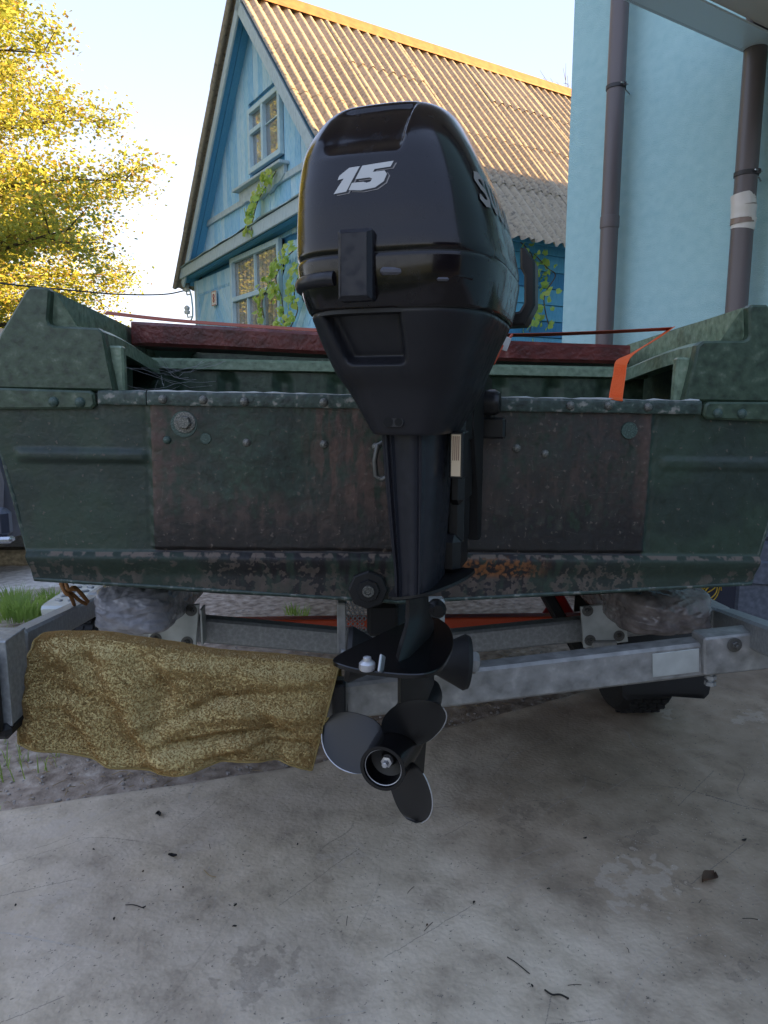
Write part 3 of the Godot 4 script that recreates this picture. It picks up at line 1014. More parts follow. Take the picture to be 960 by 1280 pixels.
	for sgn in [-1.0, 1.0]:
		var a := Vector3(PK.x, PK.y, 0)
		var d := Vector3(sgn, -SL, 0).normalized()
		var n := Vector3(sgn * SL, 1, 0).normalized()
		var c: Vector3 = a + d * 1.98 + n * 0.022 + Vector3(0, 0, -5.65)
		roof.box(c, Vector3(3.96, 0.03, 11.1), 0.0, Basis(d * sgn, n, Vector3(0, 0, 1)))
	var rf := put("roof", roof.mesh(0), M.stem, h)
	var waves := 8
	var sheet_w := 1.12
	var rows := 4
	var len_ := 4.06 / rows
	var sheets: Array = []
	for kind in 3:
		var jit: Array = []
		for q in waves * 2 + 1: jit.append(rng.randf_range(-0.012, 0.012))
		sheets.append(grid(waves * 8, 3, func(s, t):
			var z: float = -s * (sheet_w + 0.07)
			var x: float = t * (len_ + 0.13) - 0.065
			if t > 0.9: x += jit[int(s * waves * 2)]
			return Vector3(x, 0.027 * sin(s * waves * TAU * 1.0) + 0.012 * t, z)))
	for sgn in [-1.0, 1.0]:
		var d := Vector3(sgn, -SL, 0).normalized()
		var n := Vector3(sgn * SL, 1, 0).normalized()
		for r in rows:
			for k in 10:
				var o := put("slate_sheet", sheets[rng.randi() % 3], M.slate[rng.randi() % 3], rf)
				var bs2 := Basis(d, n, d.cross(n))
				var start: Vector3 = Vector3(PK.x, PK.y, 0) + d * (r * len_) + n * (0.068 + 0.010 * (k % 2) + rng.randf_range(0, 0.008))
				if sgn > 0: o.transform = Transform3D(bs2, start + Vector3(0, 0, 0.05 - k * sheet_w))
				else: o.transform = Transform3D(Basis(d, n, d.cross(n)), start + Vector3(0, 0, 0.05 - (k + 1) * sheet_w))
				o.rotate_object_local(Vector3(0, 0, 1), rng.randf_range(-0.006, 0.004))
	var cap := Geo.new()
	cap.prism(PackedVector2Array([Vector2(PK.x - 0.17, PK.y - 0.02), Vector2(PK.x, PK.y + 0.165), Vector2(PK.x + 0.17, PK.y - 0.02), Vector2(PK.x + 0.17, PK.y + 0.0), Vector2(PK.x, PK.y + 0.19), Vector2(PK.x - 0.17, PK.y + 0.0)]), -11.1, 0.1, 0.0)
	put("ridge_cap", cap.mesh(20), M.ridge, rf)
	# barge boards and soffit boards under the overhang
	for sgn in [-1.0, 1.0]:
		var d := Vector3(sgn, -SL, 0).normalized()
		var n := Vector3(sgn * SL, 1, 0).normalized()
		var bs3 := Basis(d * sgn, n, Vector3(0, 0, 1))
		var g := Geo.new()
		g.box(Vector3(PK.x, PK.y, 0) + d * 1.98 - n * 0.055 + Vector3(0, 0, 0.012), Vector3(3.98, 0.13, 0.028), 0.004, bs3)
		var barge := put("barge_board", g.mesh(30), M.trim_grey, h)
		for k in 2:
			g = Geo.new()
			g.box(Vector3(PK.x, PK.y, 0) + d * 1.98 - n * (0.012 + 0.002 * k) + Vector3(0, 0, -0.055 - k * 0.105), Vector3(3.94, 0.018, 0.10), 0.002, bs3)
			put("soffit_board", g.mesh(30), M.blue, barge)
	# eave boards
	for sgn in [-1.0, 1.0]:
		var g := Geo.new()
		g.box(Vector3(PK.x + sgn * 2.60, roof_y(PK.x + 2.60) - 0.03, -5.6), Vector3(0.03, 0.12, 11.0), 0.003)
		put("eave_board", g.mesh(30), M.blue, h)
	# house number
	var np := Vector2(1.4443, 2.4472)
	var plate := Geo.new()
	plate.box(Vector3(np.x, np.y, -0.135), Vector3(0.20, 0.21, 0.008), 0.002)
	var pl := put("number_plate", plate.mesh(30), M.white_plate, h)
	var fr := Geo.new()
	for s in [-1.0, 1.0]:
		fr.box(Vector3(np.x + s * 0.09, np.y, -0.1305), Vector3(0.007, 0.19, 0.003))
		fr.box(Vector3(np.x, np.y + s * 0.096, -0.1305), Vector3(0.187, 0.007, 0.003))
	put("border", fr.mesh(0), M.red_print, pl)
	var dg := Geo.new()
	for s in [-1.0, 1.0]:
		var ring: Array = []
		for k in 17: ring.append(Vector3(np.x + cos(TAU * k / 16) * 0.026, np.y + s * 0.028 + sin(TAU * k / 16) * 0.028, -0.130))
		dg.tube(ring, 0.0075, 6)
	put("digit", dg.mesh(40), M.red_print, pl)
	# insulators and the conduit at the corner
	for q in [Vector3(0.2776, 2.735, -0.1), Vector3(0.271, 2.3887, -0.1)]:
		var ins := Geo.new()
		ins.lathe([Vector2(0.02, -0.06), Vector2(0.045, -0.055), Vector2(0.05, -0.01), Vector2(0.03, 0.0), Vector2(0.045, 0.02), Vector2(0.045, 0.05), Vector2(0.02, 0.075)], q, Basis.IDENTITY, 12)
		ins.tube([q + Vector3(0, -0.06, 0), q + Vector3(0.02, -0.11, 0), q + Vector3(0.14, -0.11, -0.03)], 0.012, 6)
		put("insulator", ins.mesh(40), M.porcelain, h)
	var con := Geo.new()
	var c0 := Vector3(0.4353, 2.6912, -0.1)
	con.tube([c0, c0 + Vector3(0.08, -0.12, 0), c0 + Vector3(0.12, -0.3, 0.0), c0 + Vector3(0.1, -0.42, 0), c0 + Vector3(0.0, -0.48, 0)], 0.014, 6)
	put("conduit", con.mesh(60), M.trim, h)

func make_window(h: Node3D, called: String, lo: Vector2, hi: Vector2, z: float, attic: bool):
	var w := Geo.new()
	var f := 0.065
	var c := (lo + hi) / 2
	var s := hi - lo
	for k in [-1.0, 1.0]:
		w.box(Vector3(c.x + k * (s.x - f) / 2, c.y, z), Vector3(f, s.y, 0.06), 0.005)
		w.box(Vector3(c.x, c.y + k * (s.y - f) / 2, z), Vector3(s.x - 2 * f, f, 0.06), 0.005)
	var fr := put(called, w.mesh(30), M.trim, h)
	var ins := Geo.new()
	ins.box(Vector3(c.x, c.y, z - 0.055), Vector3(s.x - 0.02, s.y - 0.02, 0.01))
	put("dark_interior", ins.mesh(0), M.inside, fr)
	var panes: Array = []
	var bars := Geo.new()
	var x0 := lo.x + f
	var x1 := hi.x - f
	var y0 := lo.y + f
	var y1 := hi.y - f
	var b := 0.035
	if attic:
		var m := (x0 + x1) / 2 - 0.03
		bars.box(Vector3(m, c.y, z + 0.004), Vector3(0.06, y1 - y0, 0.055), 0.004)
		var yl := y0 + (y1 - y0) * 0.66
		var yr := y0 + (y1 - y0) * 0.62
		bars.box(Vector3((x0 + m - 0.03) / 2, yl, z + 0.002), Vector3(m - 0.03 - x0, 0.055, 0.045), 0.004)
		bars.box(Vector3((x1 + m + 0.03) / 2, yr, z - 0.012), Vector3(x1 - m - 0.03, 0.014, 0.02), 0.002)
		panes = [[x0, y0, m - 0.03, yl - 0.0275], [x0, yl + 0.0275, m - 0.03, y1], [m + 0.03, y0, x1, yr - 0.007], [m + 0.03, yr + 0.007, x1, y1]]
	else:
		var ym := 2.3419
		var mt := x0 + (x1 - x0) * 0.52
		bars.box(Vector3(c.x, ym, z + 0.002), Vector3(x1 - x0, 0.06, 0.05), 0.004)
		bars.box(Vector3(mt, (ym + 0.03 + y1) / 2, z - 0.004), Vector3(0.03, y1 - ym - 0.03, 0.035), 0.003)
		var xs := [x0, x0 + (x1 - x0) * 0.34, x0 + (x1 - x0) * 0.68, x1]
		for k in [1, 2]: bars.box(Vector3(xs[k], (ym - 0.03 + y0) / 2, z - 0.004), Vector3(0.03, ym - 0.03 - y0, 0.035), 0.003)
		panes = [[x0, ym + 0.03, mt - 0.015, y1], [mt + 0.015, ym + 0.03, x1, y1]]
		for k in 3: panes.append([xs[k] + (0.015 if k else 0.0), y0, xs[k + 1] - (0.015 if k < 2 else 0.0), ym - 0.03])
	put("muntin", bars.mesh(30), M.trim, fr)
	for p in panes:
		var g := Geo.new()
		g.box(Vector3((p[0] + p[2]) / 2, (p[1] + p[3]) / 2, z - 0.022), Vector3(p[2] - p[0], p[3] - p[1], 0.003), 0.0, Basis(Vector3.UP, rng.randf_range(-0.004, 0.004)))
		put("pane", g.mesh(0), M.pane, fr)
	# curtain a little behind the glass
	if not attic:
		var cu := grid(60, 2, func(q, t): return Vector3(x0 + (x1 - x0) * q, y0 + (y1 - y0) * t, z - 0.046 + 0.008 * sin(q * 70.0)))
		put("curtain", cu, M.curtain, fr)

# ------------------------------------------------------------------ the boat
func dome_bolt(called: String, p: Vector3, r: float, m: Material, parent: Node, hex := false):
	var g := Geo.new()
	var bs := Basis(Vector3.RIGHT, PI / 2)      # the lathe's y becomes +z
	if hex:
		g.lathe([Vector2(r * 1.5, 0.0), Vector2(r * 1.5, 0.0025), Vector2(r * 1.3, 0.003)], p, bs, 20)
		g.lathe([Vector2(r * 0.95, 0.003), Vector2(r, 0.004), Vector2(r, r * 0.75), Vector2(r * 0.85, r * 0.9)], p, bs * Basis(Vector3.UP, rng.randf() * 2.0), 6)
	else:
		g.lathe([Vector2(r, 0.0), Vector2(r * 0.98, r * 0.25), Vector2(r * 0.8, r * 0.55), Vector2(r * 0.45, r * 0.75), Vector2(r * 0.1, r * 0.8)], p, bs, 14)
	return put(called, g.mesh(40 if not hex else 25), m, parent)

func transom_half(y: float) -> float: return lerpf(0.727, 0.800, clampf((y - 0.63) / 0.37, -0.2, 1.0))

func transom_z(x: float, y: float, n: FastNoiseLite) -> float:
	var z := n.get_noise_2d(x * 60, y * 60) * 0.0035
	var edge := 0.0035
	z += 0.006 * sm(-0.4925, -0.4925 + edge, x) * sm(0.4945, 0.4945 - edge, x) * sm(0.696, 0.696 + edge, y)
	z += 0.014 * sm(0.694, 0.680, y)
	z -= 0.012 * sm(0.680, 0.640, y)
	# pressed bars left and right of the panel
	var bar := sm(0.017, 0.004, absf(y - 0.879))
	z += 0.008 * bar * (sm(-0.755, -0.735, x) * sm(-0.49, -0.51, x) + 0.5 * sm(0.755, 0.735, x) * sm(0.51, 0.53, x))
	# shallow upright seam near the left edge
	z -= 0.002 * sm(0.004, 0.0, absf(x + 0.4975)) * sm(0.7, 0.71, y)
	z -= 0.002 * sm(0.004, 0.0, absf(x - 0.4995)) * sm(0.7, 0.71, y)
	return z

func make_boat():
	rng.seed = 21
	var b := thing("motorboat", "old dark green aluminium motorboat with worn patched transom, on trailer", "boat", Vector3(0.0235, 0, -1.42))
	b.rotation_degrees = Vector3(0, 2.5, -1.0)
	# hull: stations from the stern forward; each ring runs keel - chine - sheer - coaming top and back inside
	var st := [0.0, 0.3, 0.65, 1.1, 1.6, 2.2, 2.9, 3.5, 3.95, 4.15]
	var chine := [0.727, 0.725, 0.72, 0.705, 0.67, 0.58, 0.42, 0.22, 0.07, 0.015]
	var sheer := [0.800, 0.797, 0.79, 0.775, 0.74, 0.66, 0.52, 0.32, 0.12, 0.02]
	var topw := [0.703, 0.70, 0.697, 0.69, 0.665, 0.60, 0.47, 0.29, 0.11, 0.02]
	var topy := [1.191, 1.179, 1.160, 1.15, 1.145, 1.145, 1.155, 1.17, 1.185, 1.19]
	var keel := [0.588, 0.588, 0.59, 0.59, 0.595, 0.60, 0.63, 0.70, 0.82, 0.95]
	var outer: Array = []
	for k in st.size():
		var z: float = -st[k] - 0.004
		var cy := lerpf(0.628, 0.9, pow(st[k] / 4.15, 2.4))
		var half := [Vector2(0, keel[k]), Vector2(chine[k] * 0.5, (keel[k] + cy) / 2 - 0.004), Vector2(chine[k], cy), Vector2((chine[k] + sheer[k]) / 2 + 0.004, (cy + 1.0) / 2), Vector2(sheer[k], 1.0), Vector2((sheer[k] + topw[k]) / 2 + 0.008, (1.0 + topy[k]) / 2), Vector2(topw[k], topy[k] - 0.006), Vector2(topw[k] - 0.012, topy[k])]
		var ring := PackedVector3Array()
		for q in half.size(): ring.append(Vector3(half[q].x, half[q].y, z))
		var inner: Array = []
		for q in half.size(): inner.append(Vector2(max(half[q].x - (0.035 if q < 5 else 0.010), 0.0), half[q].y + (0.03 if q < 3 else 0.0)))
		inner[7].y = topy[k]
		for q in range(half.size() - 1, -1, -1): ring.append(Vector3(inner[q].x, inner[q].y, z))
		for q in range(1, half.size()): ring.append(Vector3(-inner[q].x, inner[q].y, z))
		for q in range(half.size() - 1, 0, -1): ring.append(Vector3(-half[q].x, half[q].y, z))
		ring.reverse()
		outer.append(ring)
	var g := Geo.new()
	g.loft(outer, true, false, true)
	put("hull", g.mesh(28), M.green, b)
	# transom plate, pressed and patched
	var n := noise(0.06, 3, 201)
	var tm := grid(320, 110, func(s, t):
		var q: float = s * 2.0 - 1.0
		var yb: float = 0.585 + 0.048 * absf(q)
		var y: float = lerpf(yb, 0.998, t)
		var x: float = q * transom_half(y)
		return Vector3(x, y, transom_z(x, y, n)))
	var arr := tm.surface_get_arrays(0)
	var vv: PackedVector3Array = arr[Mesh.ARRAY_VERTEX]
	var uu: PackedVector2Array = arr[Mesh.ARRAY_TEX_UV]
	for k in vv.size(): uu[k] = Vector2((vv[k].x + 0.86) / 1.78, (1.03 - vv[k].y) / 0.45)
	arr[Mesh.ARRAY_TEX_UV] = uu
	tm = ArrayMesh.new()
	tm.add_surface_from_arrays(Mesh.PRIMITIVE_TRIANGLES, arr)
	var transom := put("transom", tm, M.transom, b)
	# folded rim round the transom's lower corners
	g = Geo.new()
	var pts: Array = []
	for k in 9: pts.append(Vector3(-transom_half(1.0 - k * 0.045), 1.0 - k * 0.045, -0.004))
	for k in 15: pts.append(Vector3(-0.727 + 1.454 * k / 14.0, 0.590 + 0.043 * absf(-1 + k / 7.0), 0.0))
	for k in range(8, -1, -1): pts.append(Vector3(transom_half(1.0 - k * 0.045), 1.0 - k * 0.045, -0.004))
	g.tube(pts, 0.0045, 8)
	put("edge_seam", g.mesh(50), M.chipped, transom)
	# stern shoulders, the raised corners of the transom
	for s in [-1.0, 1.0]:
		g = Geo.new()
		var poly := PackedVector2Array()
		for q in [[0.800, 1.004], [0.765, 1.105], [0.712, 1.186], [0.704, 1.192], [0.674, 1.192], [0.668, 1.186], [0.6745, 1.134], [0.672, 1.126], [0.664, 1.1225], [0.584, 1.1205], [0.573, 1.112], [0.566, 1.06], [0.556, 1.004]]:
			poly.append(Vector2(q[0] * s, q[1]))
		g.prism(poly, -0.022, 0.001, 0.004)
		put("stern_shoulder", g.mesh(40), M.green, b)
		# side deck: its inner coaming face, flat top and hanging flange
		var rings: Array = []
		for k in 9:
			var f: float = k / 8.0
			var z := -0.02 - 0.62 * f
			var dy := 1.1205 - 0.045 * sm(0.0, 1.0, f)
			var ty := 1.190 - 0.030 * f
			var dx := 0.575 + 0.022 * f
			var ring := PackedVector3Array()
			for q in [[0.684, ty], [0.667, ty - 0.002], [0.6725, dy + 0.006], [0.660, dy], [dx + 0.012, dy], [dx, dy - 0.008], [dx, dy - 0.036], [dx + 0.012, dy - 0.036], [dx + 0.016, dy - 0.016], [0.684, dy - 0.014]]:
				ring.append(Vector3(q[0] * s, q[1], z))
			if s > 0: ring.reverse()
			ring.reverse()
			rings.append(ring)
		rings.reverse()
		g = Geo.new()
		g.loft(rings)
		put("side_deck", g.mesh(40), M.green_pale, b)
		g = Geo.new()
		g.box(Vector3(s * 0.563, 1.044, -0.034), Vector3(0.036, 0.092, 0.022), 0.004)
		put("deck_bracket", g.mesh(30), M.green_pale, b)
		# foot band of the shoulder with two bolts
		g = Geo.new()
		var band := PackedVector2Array()
		for q in [[0.796, 1.006], [0.60, 1.003], [0.592, 0.997], [0.590, 0.978], [0.598, 0.969], [0.788, 0.965]]: band.append(Vector2(q[0] * s, q[1]))
		g.prism(band, -0.002, 0.013, 0.004)
		var bd := put("corner_band", g.mesh(40), M.green, transom)
		for x in [0.618, 0.667]: dome_bolt("bolt", Vector3(x * s, 0.981, 0.012), 0.010, M.bolt_green, bd)
	# capping strip along the transom's top edge
	g = Geo.new()
	var cx := [-0.585, -0.4935, 0.585]
	for k in 2:
		var rings2: Array = []
		var a: float = cx[k] + 0.001
		var e: float = cx[k + 1] - 0.001
		for q in 40:
			var x := lerpf(a, e, q / 39.0)
			var w := n.get_noise_2d(x * 300, 7) * 0.0016
			var ring := PackedVector3Array()
			for p in [[-0.024, 0.990], [0.006, 0.978 + w], [0.0135, 0.9785 + w], [0.0150, 0.982], [0.0150 + w, 0.999], [0.0125, 1.0035 + w], [0.007, 1.0055 + w], [-0.018, 1.0055 + w], [-0.024, 1.003]]:
				ring.append(Vector3(x, p[1], p[0]))
			rings2.append(ring)
		g.loft(rings2)
	put("transom_cap", g.mesh(40), M.chipped, transom)
	g = Geo.new()      # paint rubbed off the cap's top edge
	var rub: Array = []
	for q in 60:
		var x := lerpf(-0.49, 0.58, q / 59.0)
		rub.append(Vector3(x, 1.0049 + n.get_noise_2d(x * 300, 7) * 0.0016, 0.0098))
	var rr0: Array = []
	for q in 60: rr0.append(0.0004 + 0.0026 * sm(0.30, 0.75, 0.5 + 0.8 * n.get_noise_2d(q * 9.0, 77)))
	g.tube(rub, rr0, 6)
	put("rubbed_edge", g.mesh(60), M.rubbed, transom)
	for q in [Vector2(-0.4625, 0.9897), Vector2(-0.3864, 0.9895), Vector2(-0.3085, 0.9878), Vector2(-0.1574, 0.9889), Vector2(0.3223, 0.9909), Vector2(0.3975, 0.9922), Vector2(0.4765, 0.9904)]:
		dome_bolt("rivet", Vector3(q.x, q.y, 0.015), 0.0085, M.bolt, transom)
	for q in [Vector2(-0.3063, 0.9092), Vector2(-0.157, 0.9083), Vector2(-0.0551, 0.9051), Vector2(0.2795, 0.8957), Vector2(0.2228, 0.906)]:
		dome_bolt("rivet", Vector3(q.x, q.y, 0.0055), 0.0085, M.bolt, transom)
	dome_bolt("rivet", Vector3(-0.4589, 0.9119, 0.0055), 0.008, M.bolt_green, transom)
	for q in [Vector2(-0.3849, 0.9158), Vector2(0.446, 0.9442), Vector2(-0.4257, 0.943)]:
		g = Geo.new()
		g.lathe([Vector2(0.017 if q.x > 0 else (0.026 if q.x < -0.4 else 0.011), 0.0), Vector2(0.016 if q.x > 0 else (0.025 if q.x < -0.4 else 0.010), 0.003)], Vector3(q.x, q.y, 0.005), Basis(Vector3.RIGHT, PI / 2), 24)
		put("washer_plate", g.mesh(30), M.bolt_green, transom)
	dome_bolt("hex_bolt", Vector3(-0.4238, 0.9463, 0.008), 0.0135, M.bolt, transom, true)
	# drain plug
	var dp := Vector3(-0.0669, 0.6178, 0.004)
	g = Geo.new()
	var bz := Basis(Vector3.RIGHT, PI / 2)
	g.lathe([Vector2(0.040, -0.006), Vector2(0.040, 0.010), Vector2(0.037, 0.013), Vector2(0.024, 0.013), Vector2(0.022, 0.019), Vector2(0.012, 0.019)], dp, bz, 8)
	var drain := put("drain_plug", g.mesh(20), M.rubber, transom)
	g = Geo.new()
	g.lathe([Vector2(0.012, 0.019), Vector2(0.0115, 0.023), Vector2(0.007, 0.023), Vector2(0.0065, 0.020)], dp, bz, 14)
	g.box(dp + Vector3(0, 0, 0.021), Vector3(0.004, 0.010, 0.003))
	put("plug_screw", g.mesh(30), M.bolt, drain)
	# inside: floor, bulkhead under the thwart with pressed ribs and a folded rail
	g = Geo.new()
	g.box(Vector3(0, 0.69, -1.5), Vector3(1.2, 0.02, 2.9))
	put("floorboard", g.mesh(0), M.green, b)
	var bh := grid(140, 30, func(s, t):
		var x: float = -0.66 + 1.32 * s
		var y: float = 0.70 + 0.366 * t
		var rib: float = 0.0
		for k in 9:
			var c := -0.56 + k * 0.14
			rib += sm(0.022, 0.012, absf(x - c)) * sm(1.055, 1.045, y)
		return Vector3(x, y, -0.468 - 0.012 * rib))
	var bulk := put("bulkhead", bh, M.green, b)
	g = Geo.new()
	var rr: Array = []
	for x in [-0.665, 0.665]:
		var ring := PackedVector3Array()
		for p in [[-0.50, 1.060], [-0.462, 1.060], [-0.455, 1.064], [-0.455, 1.084], [-0.461, 1.090], [-0.50, 1.092]]: ring.append(Vector3(x, p[1], p[0]))
		rr.append(ring)
	g.loft(rr)
	put("rail", g.mesh(40), M.green_pale, bulk)
	g = Geo.new()
	g.box(Vector3(0, 0.93, -1.25), Vector3(1.36, 0.50, 0.03), 0.004)
	g.box(Vector3(0, 1.172, -1.24), Vector3(1.37, 0.03, 0.07), 0.006)
	put("fore_bulkhead", g.mesh(30), M.green, b)
	# loose red board lying across the side decks
	var p := thing("thwart_board", "red painted board lying across the boat behind the motor", "board", Vector3(0.0235, 0, -1.42))
	p.rotation_degrees = Vector3(0, 2.5, -1.0)
	g = Geo.new()
	var rings3: Array = []
	for k in 30:
		var f := k / 29.0
		var x := lerpf(-0.655, 0.612, f)
		var cy := lerpf(1.149, 1.121, f) - 0.004 * sin(f * PI)
		var hh := lerpf(0.029, 0.024, f)
		var ring := PackedVector3Array()
		var rnd := 0.008 if k > 0 and k < 29 else 0.004
		var jx := 0.0
		for q in [[-0.66, -hh], [-0.452 - rnd, -hh], [-0.452, -hh + rnd], [-0.452, hh - rnd], [-0.452 - rnd, hh], [-0.66, hh]]:
			ring.append(Vector3(x + jx, cy + q[1] + n.get_noise_2d(x * 30, q[1] * 100) * 0.002, q[0]))
		rings3.append(ring)
	g.loft(rings3)
	put("board", g.mesh(40), M.red, p)

func make_cobweb():
	rng.seed = 3
	var w := thing("cobweb", "thin dusty cobweb strands in the boat's left stern corner", "cobweb", Vector3(0.0235, 0, -1.42))
	w.rotation_degrees = Vector3(0, 2.5, -1.0)
	var g := Geo.new()
	var a := Vector3(-0.553, 1.012, -0.03)
	for k in 13:
		var p := Vector3(-0.56 + rng.randf_range(-0.01, 0.01), rng.randf_range(1.01, 1.09), rng.randf_range(-0.42, -0.05))
		var q := Vector3(rng.randf_range(-0.54, -0.40), rng.randf_range(1.0, 1.05), rng.randf_range(-0.44, -0.02))
		if k % 3 == 0: q = Vector3(rng.randf_range(-0.5, -0.42), 1.085, -0.45)
		var pts: Array = []
		for i in 7:
			var f := i / 6.0
			pts.append(p.lerp(q, f) - Vector3(0, 0.018 * sin(f * PI) * rng.randf_range(0.6, 1.2), 0))
		g.tube(pts, rng.randf_range(0.0002, 0.00045), 4, false)
	var o := put("strands", g.mesh(0), M.web, w)
	o.set_meta("kind", "stuff")

# ------------------------------------------------------------------ the outboard motor
# its own axes: x across, y up, z aft towards the photographer; the origin is on the ground under the cowl's middle
# each level: height, half width, half length, middle in x, middle in z, roundness
var LEV := [
	[0.935, 0.0520, 0.112, 0.0200, 0.000, 4.0],
	[0.975, 0.0725, 0.128, 0.0190, 0.001, 3.8],
	[1.010, 0.0920, 0.1450, 0.0169, 0.0000, 3.4000],
	[1.036, 0.1040, 0.1600, 0.0137, 0.0040, 3.5000],
	[1.073, 0.1190, 0.1780, 0.0138, 0.0060, 3.5000],
	[1.110, 0.1330, 0.1950, 0.0164, 0.0080, 3.5000],
	[1.143, 0.1425, 0.2070, 0.0147, 0.0080, 3.5000],
	[1.188, 0.1475, 0.2130, 0.0139, 0.0060, 3.6000],
	[1.219, 0.1455, 0.2120, 0.0105, 0.0040, 3.6000],
	[1.250, 0.1415, 0.2100, 0.0068, 0.0020, 3.6000],
	[1.292, 0.1340, 0.2050, 0.0002, -0.0030, 3.6000],
	[1.334, 0.1220, 0.1950, -0.0068, -0.0100, 3.6000],
	[1.376, 0.1050, 0.1720, -0.0124, -0.0240, 3.4000],
	[1.398, 0.0940, 0.1500, -0.0150, -0.0340, 3.3000],
	[1.408, 0.0870, 0.1330, -0.0180, -0.0420, 3.2000],
	[1.418, 0.0760, 0.1100, -0.0170, -0.0520, 3.0000],
	[1.425, 0.0610, 0.0850, -0.0150, -0.0600, 2.8000],
	[1.430, 0.0400, 0.0550, -0.0120, -0.0660, 2.5000],
	[1.433, 0.0150, 0.0200, -0.0120, -0.0660, 2.2000],
]
func level(y: float) -> Array:
	var k := 0
	while k < LEV.size() - 2 and LEV[k + 1][0] < y: k += 1
	var a: Array = LEV[k]
	var b: Array = LEV[k + 1]
	var p: Array = LEV[max(k - 1, 0)]
	var q: Array = LEV[min(k + 2, LEV.size() - 1)]
	var h: float = b[0] - a[0]
	var t := clampf((y - a[0]) / h, 0.0, 1.0)
	var r: Array = [y]
	for i in range(1, 6):      # a cubic through the levels, slopes from the neighbours
		var m0: float = (b[i] - p[i]) / max(b[0] - p[0], 0.001) * h
		var m1: float = (q[i] - a[i]) / max(q[0] - a[0], 0.001) * h
		var d: float = b[i] - a[i]
		if absf(m0) > 3 * absf(d): m0 = 3 * d
		if absf(m1) > 3 * absf(d): m1 = 3 * d
		var t2 := t * t
		var t3 := t2 * t
		r.append((2 * t3 - 3 * t2 + 1) * a[i] + (t3 - 2 * t2 + t) * m0 + (-2 * t3 + 3 * t2) * b[i] + (t3 - t2) * m1)
	return r

func rear_z(x: float, y: float) -> float:       # the cowl's after face
	var l := level(y)
	var q := clampf(absf(x - l[3]) / l[1], 0.0, 0.995)
	return l[4] + l[2] * pow(1.0 - pow(q, l[5]), 1.0 / l[5])

func side_x(z: float, y: float) -> float:       # the cowl's starboard face
	var l := level(y)
	var q := clampf(absf(z - l[4]) / l[2], 0.0, 0.995)
	return l[3] + l[1] * pow(1.0 - pow(q, l[5]), 1.0 / l[5])

func dent(p: Vector3) -> float:      # how far the surface is pressed in, on the after face
	if p.z < 0.03: return 0.0
	var d := 0.0
	# grip recess under the top: open towards the left, a crisp wall at its right
	var gx0 := -0.0796
	var gx1 := 0.0404
	var gy0 := 1.3151
	var gy1 := 1.3779
	d += 0.013 * sm(gx0 - 0.004, gx0 + 0.03, p.x) * sm(gx1 + 0.0015, gx1 - 0.004, p.x) * sm(gy0 - 0.008, gy0 + 0.018, p.y) * sm(gy1 + 0.020, gy1 + 0.004, p.y)
	# lower recess
	var lx1 := 0.0417
	var lx0 := -0.0735
	var ly0 := 1.0451
	var ly1 := 1.1159
	var slope := (ly1 - p.y) * 0.42
	d += 0.026 * sm(lx0 + slope - 0.004, lx0 + slope + 0.010, p.x) * sm(lx1 + 0.002, lx1 - 0.009, p.x) * sm(ly0 - 0.003, ly0 + 0.014, p.y) * sm(ly1 + 0.001, ly1 - 0.005, p.y)
	return d

func shell(y0: float, y1: float, rows: int, grow := 0.0) -> ArrayMesh:
	var cols := 200
	var f := func(s, t):
		var y: float = lerpf(y0, y1, t if y1 < 1.40 else 1.0 - pow(1.0 - t, 1.6))
		var l := level(y)
		var a: float = s * TAU - PI / 2
		var c := cos(a)
		var q := sin(a)
		var r: float = pow(pow(absf(c), l[5]) + pow(absf(q), l[5]), -1.0 / l[5])
		var edge: float = grow - 0.0016 * (sm(0.003, 0.0, y - y0) if y0 > 0.945 else 0.0) - (0.0014 * sm(0.003, 0.0, y1 - y) if y1 < 1.40 else 0.0)
		var p := Vector3(l[3] + c * r * (l[1] + edge), y, l[4] + q * r * (l[2] + edge))
		p.z -= dent(p)
		return p
	return grid(cols, rows, f, null, true)

func on_rear(poly: PackedVector2Array, lift: float) -> ArrayMesh:      # a decal's outline laid on the after face with a hair of thickness
	var g := Geo.new()
	var idx := Geometry2D.triangulate_polygon(poly)
	for t in range(0, idx.size(), 3):
		var a := poly[idx[t]]
		var b := poly[idx[t + 1]]
		var c := poly[idx[t + 2]]
		if (b - a).cross(c - a) < 0:
			var w := b; b = c; c = w
		_split(g, a, b, c, lift, 3)
	return g.mesh(60)

func _split(g: Geo, a: Vector2, b: Vector2, c: Vector2, lift: float, depth: int):
	if depth == 0:
		g.tri(Vector3(a.x, a.y, rear_z(a.x, a.y) + lift), Vector3(b.x, b.y, rear_z(b.x, b.y) + lift), Vector3(c.x, c.y, rear_z(c.x, c.y) + lift))
		return
	var ab := (a + b) / 2
	var bc := (b + c) / 2
	var ca := (c + a) / 2
	_split(g, a, ab, ca, lift, depth - 1); _split(g, ab, b, bc, lift, depth - 1); _split(g, ca, bc, c, lift, depth - 1); _split(g, ab, bc, ca, lift, depth - 1)

func stroke_side(g: Geo, pts: Array, w: float, z0: float, y0: float):      # a thick pen line on the starboard face; points in (forward, up)
	for k in pts.size() - 1:
		var a: Vector2 = pts[k]
		var b: Vector2 = pts[k + 1]
		var d := (b - a).normalized()
		var nn := Vector2(-d.y, d.x) * w / 2
		var e := d * w * 0.3
		for i in 4:
			var p := (a - e).lerp(b + e, i / 4.0)
			var q := (a - e).lerp(b + e, (i + 1) / 4.0)
			var f := func(v: Vector2) -> Vector3: return Vector3(side_x(z0 - v.x, y0 + v.y) + 0.0014 + 0.00005 * k, y0 + v.y, z0 - v.x)
			g.quad(f.call(p - nn), f.call(q - nn), f.call(q + nn), f.call(p + nn))

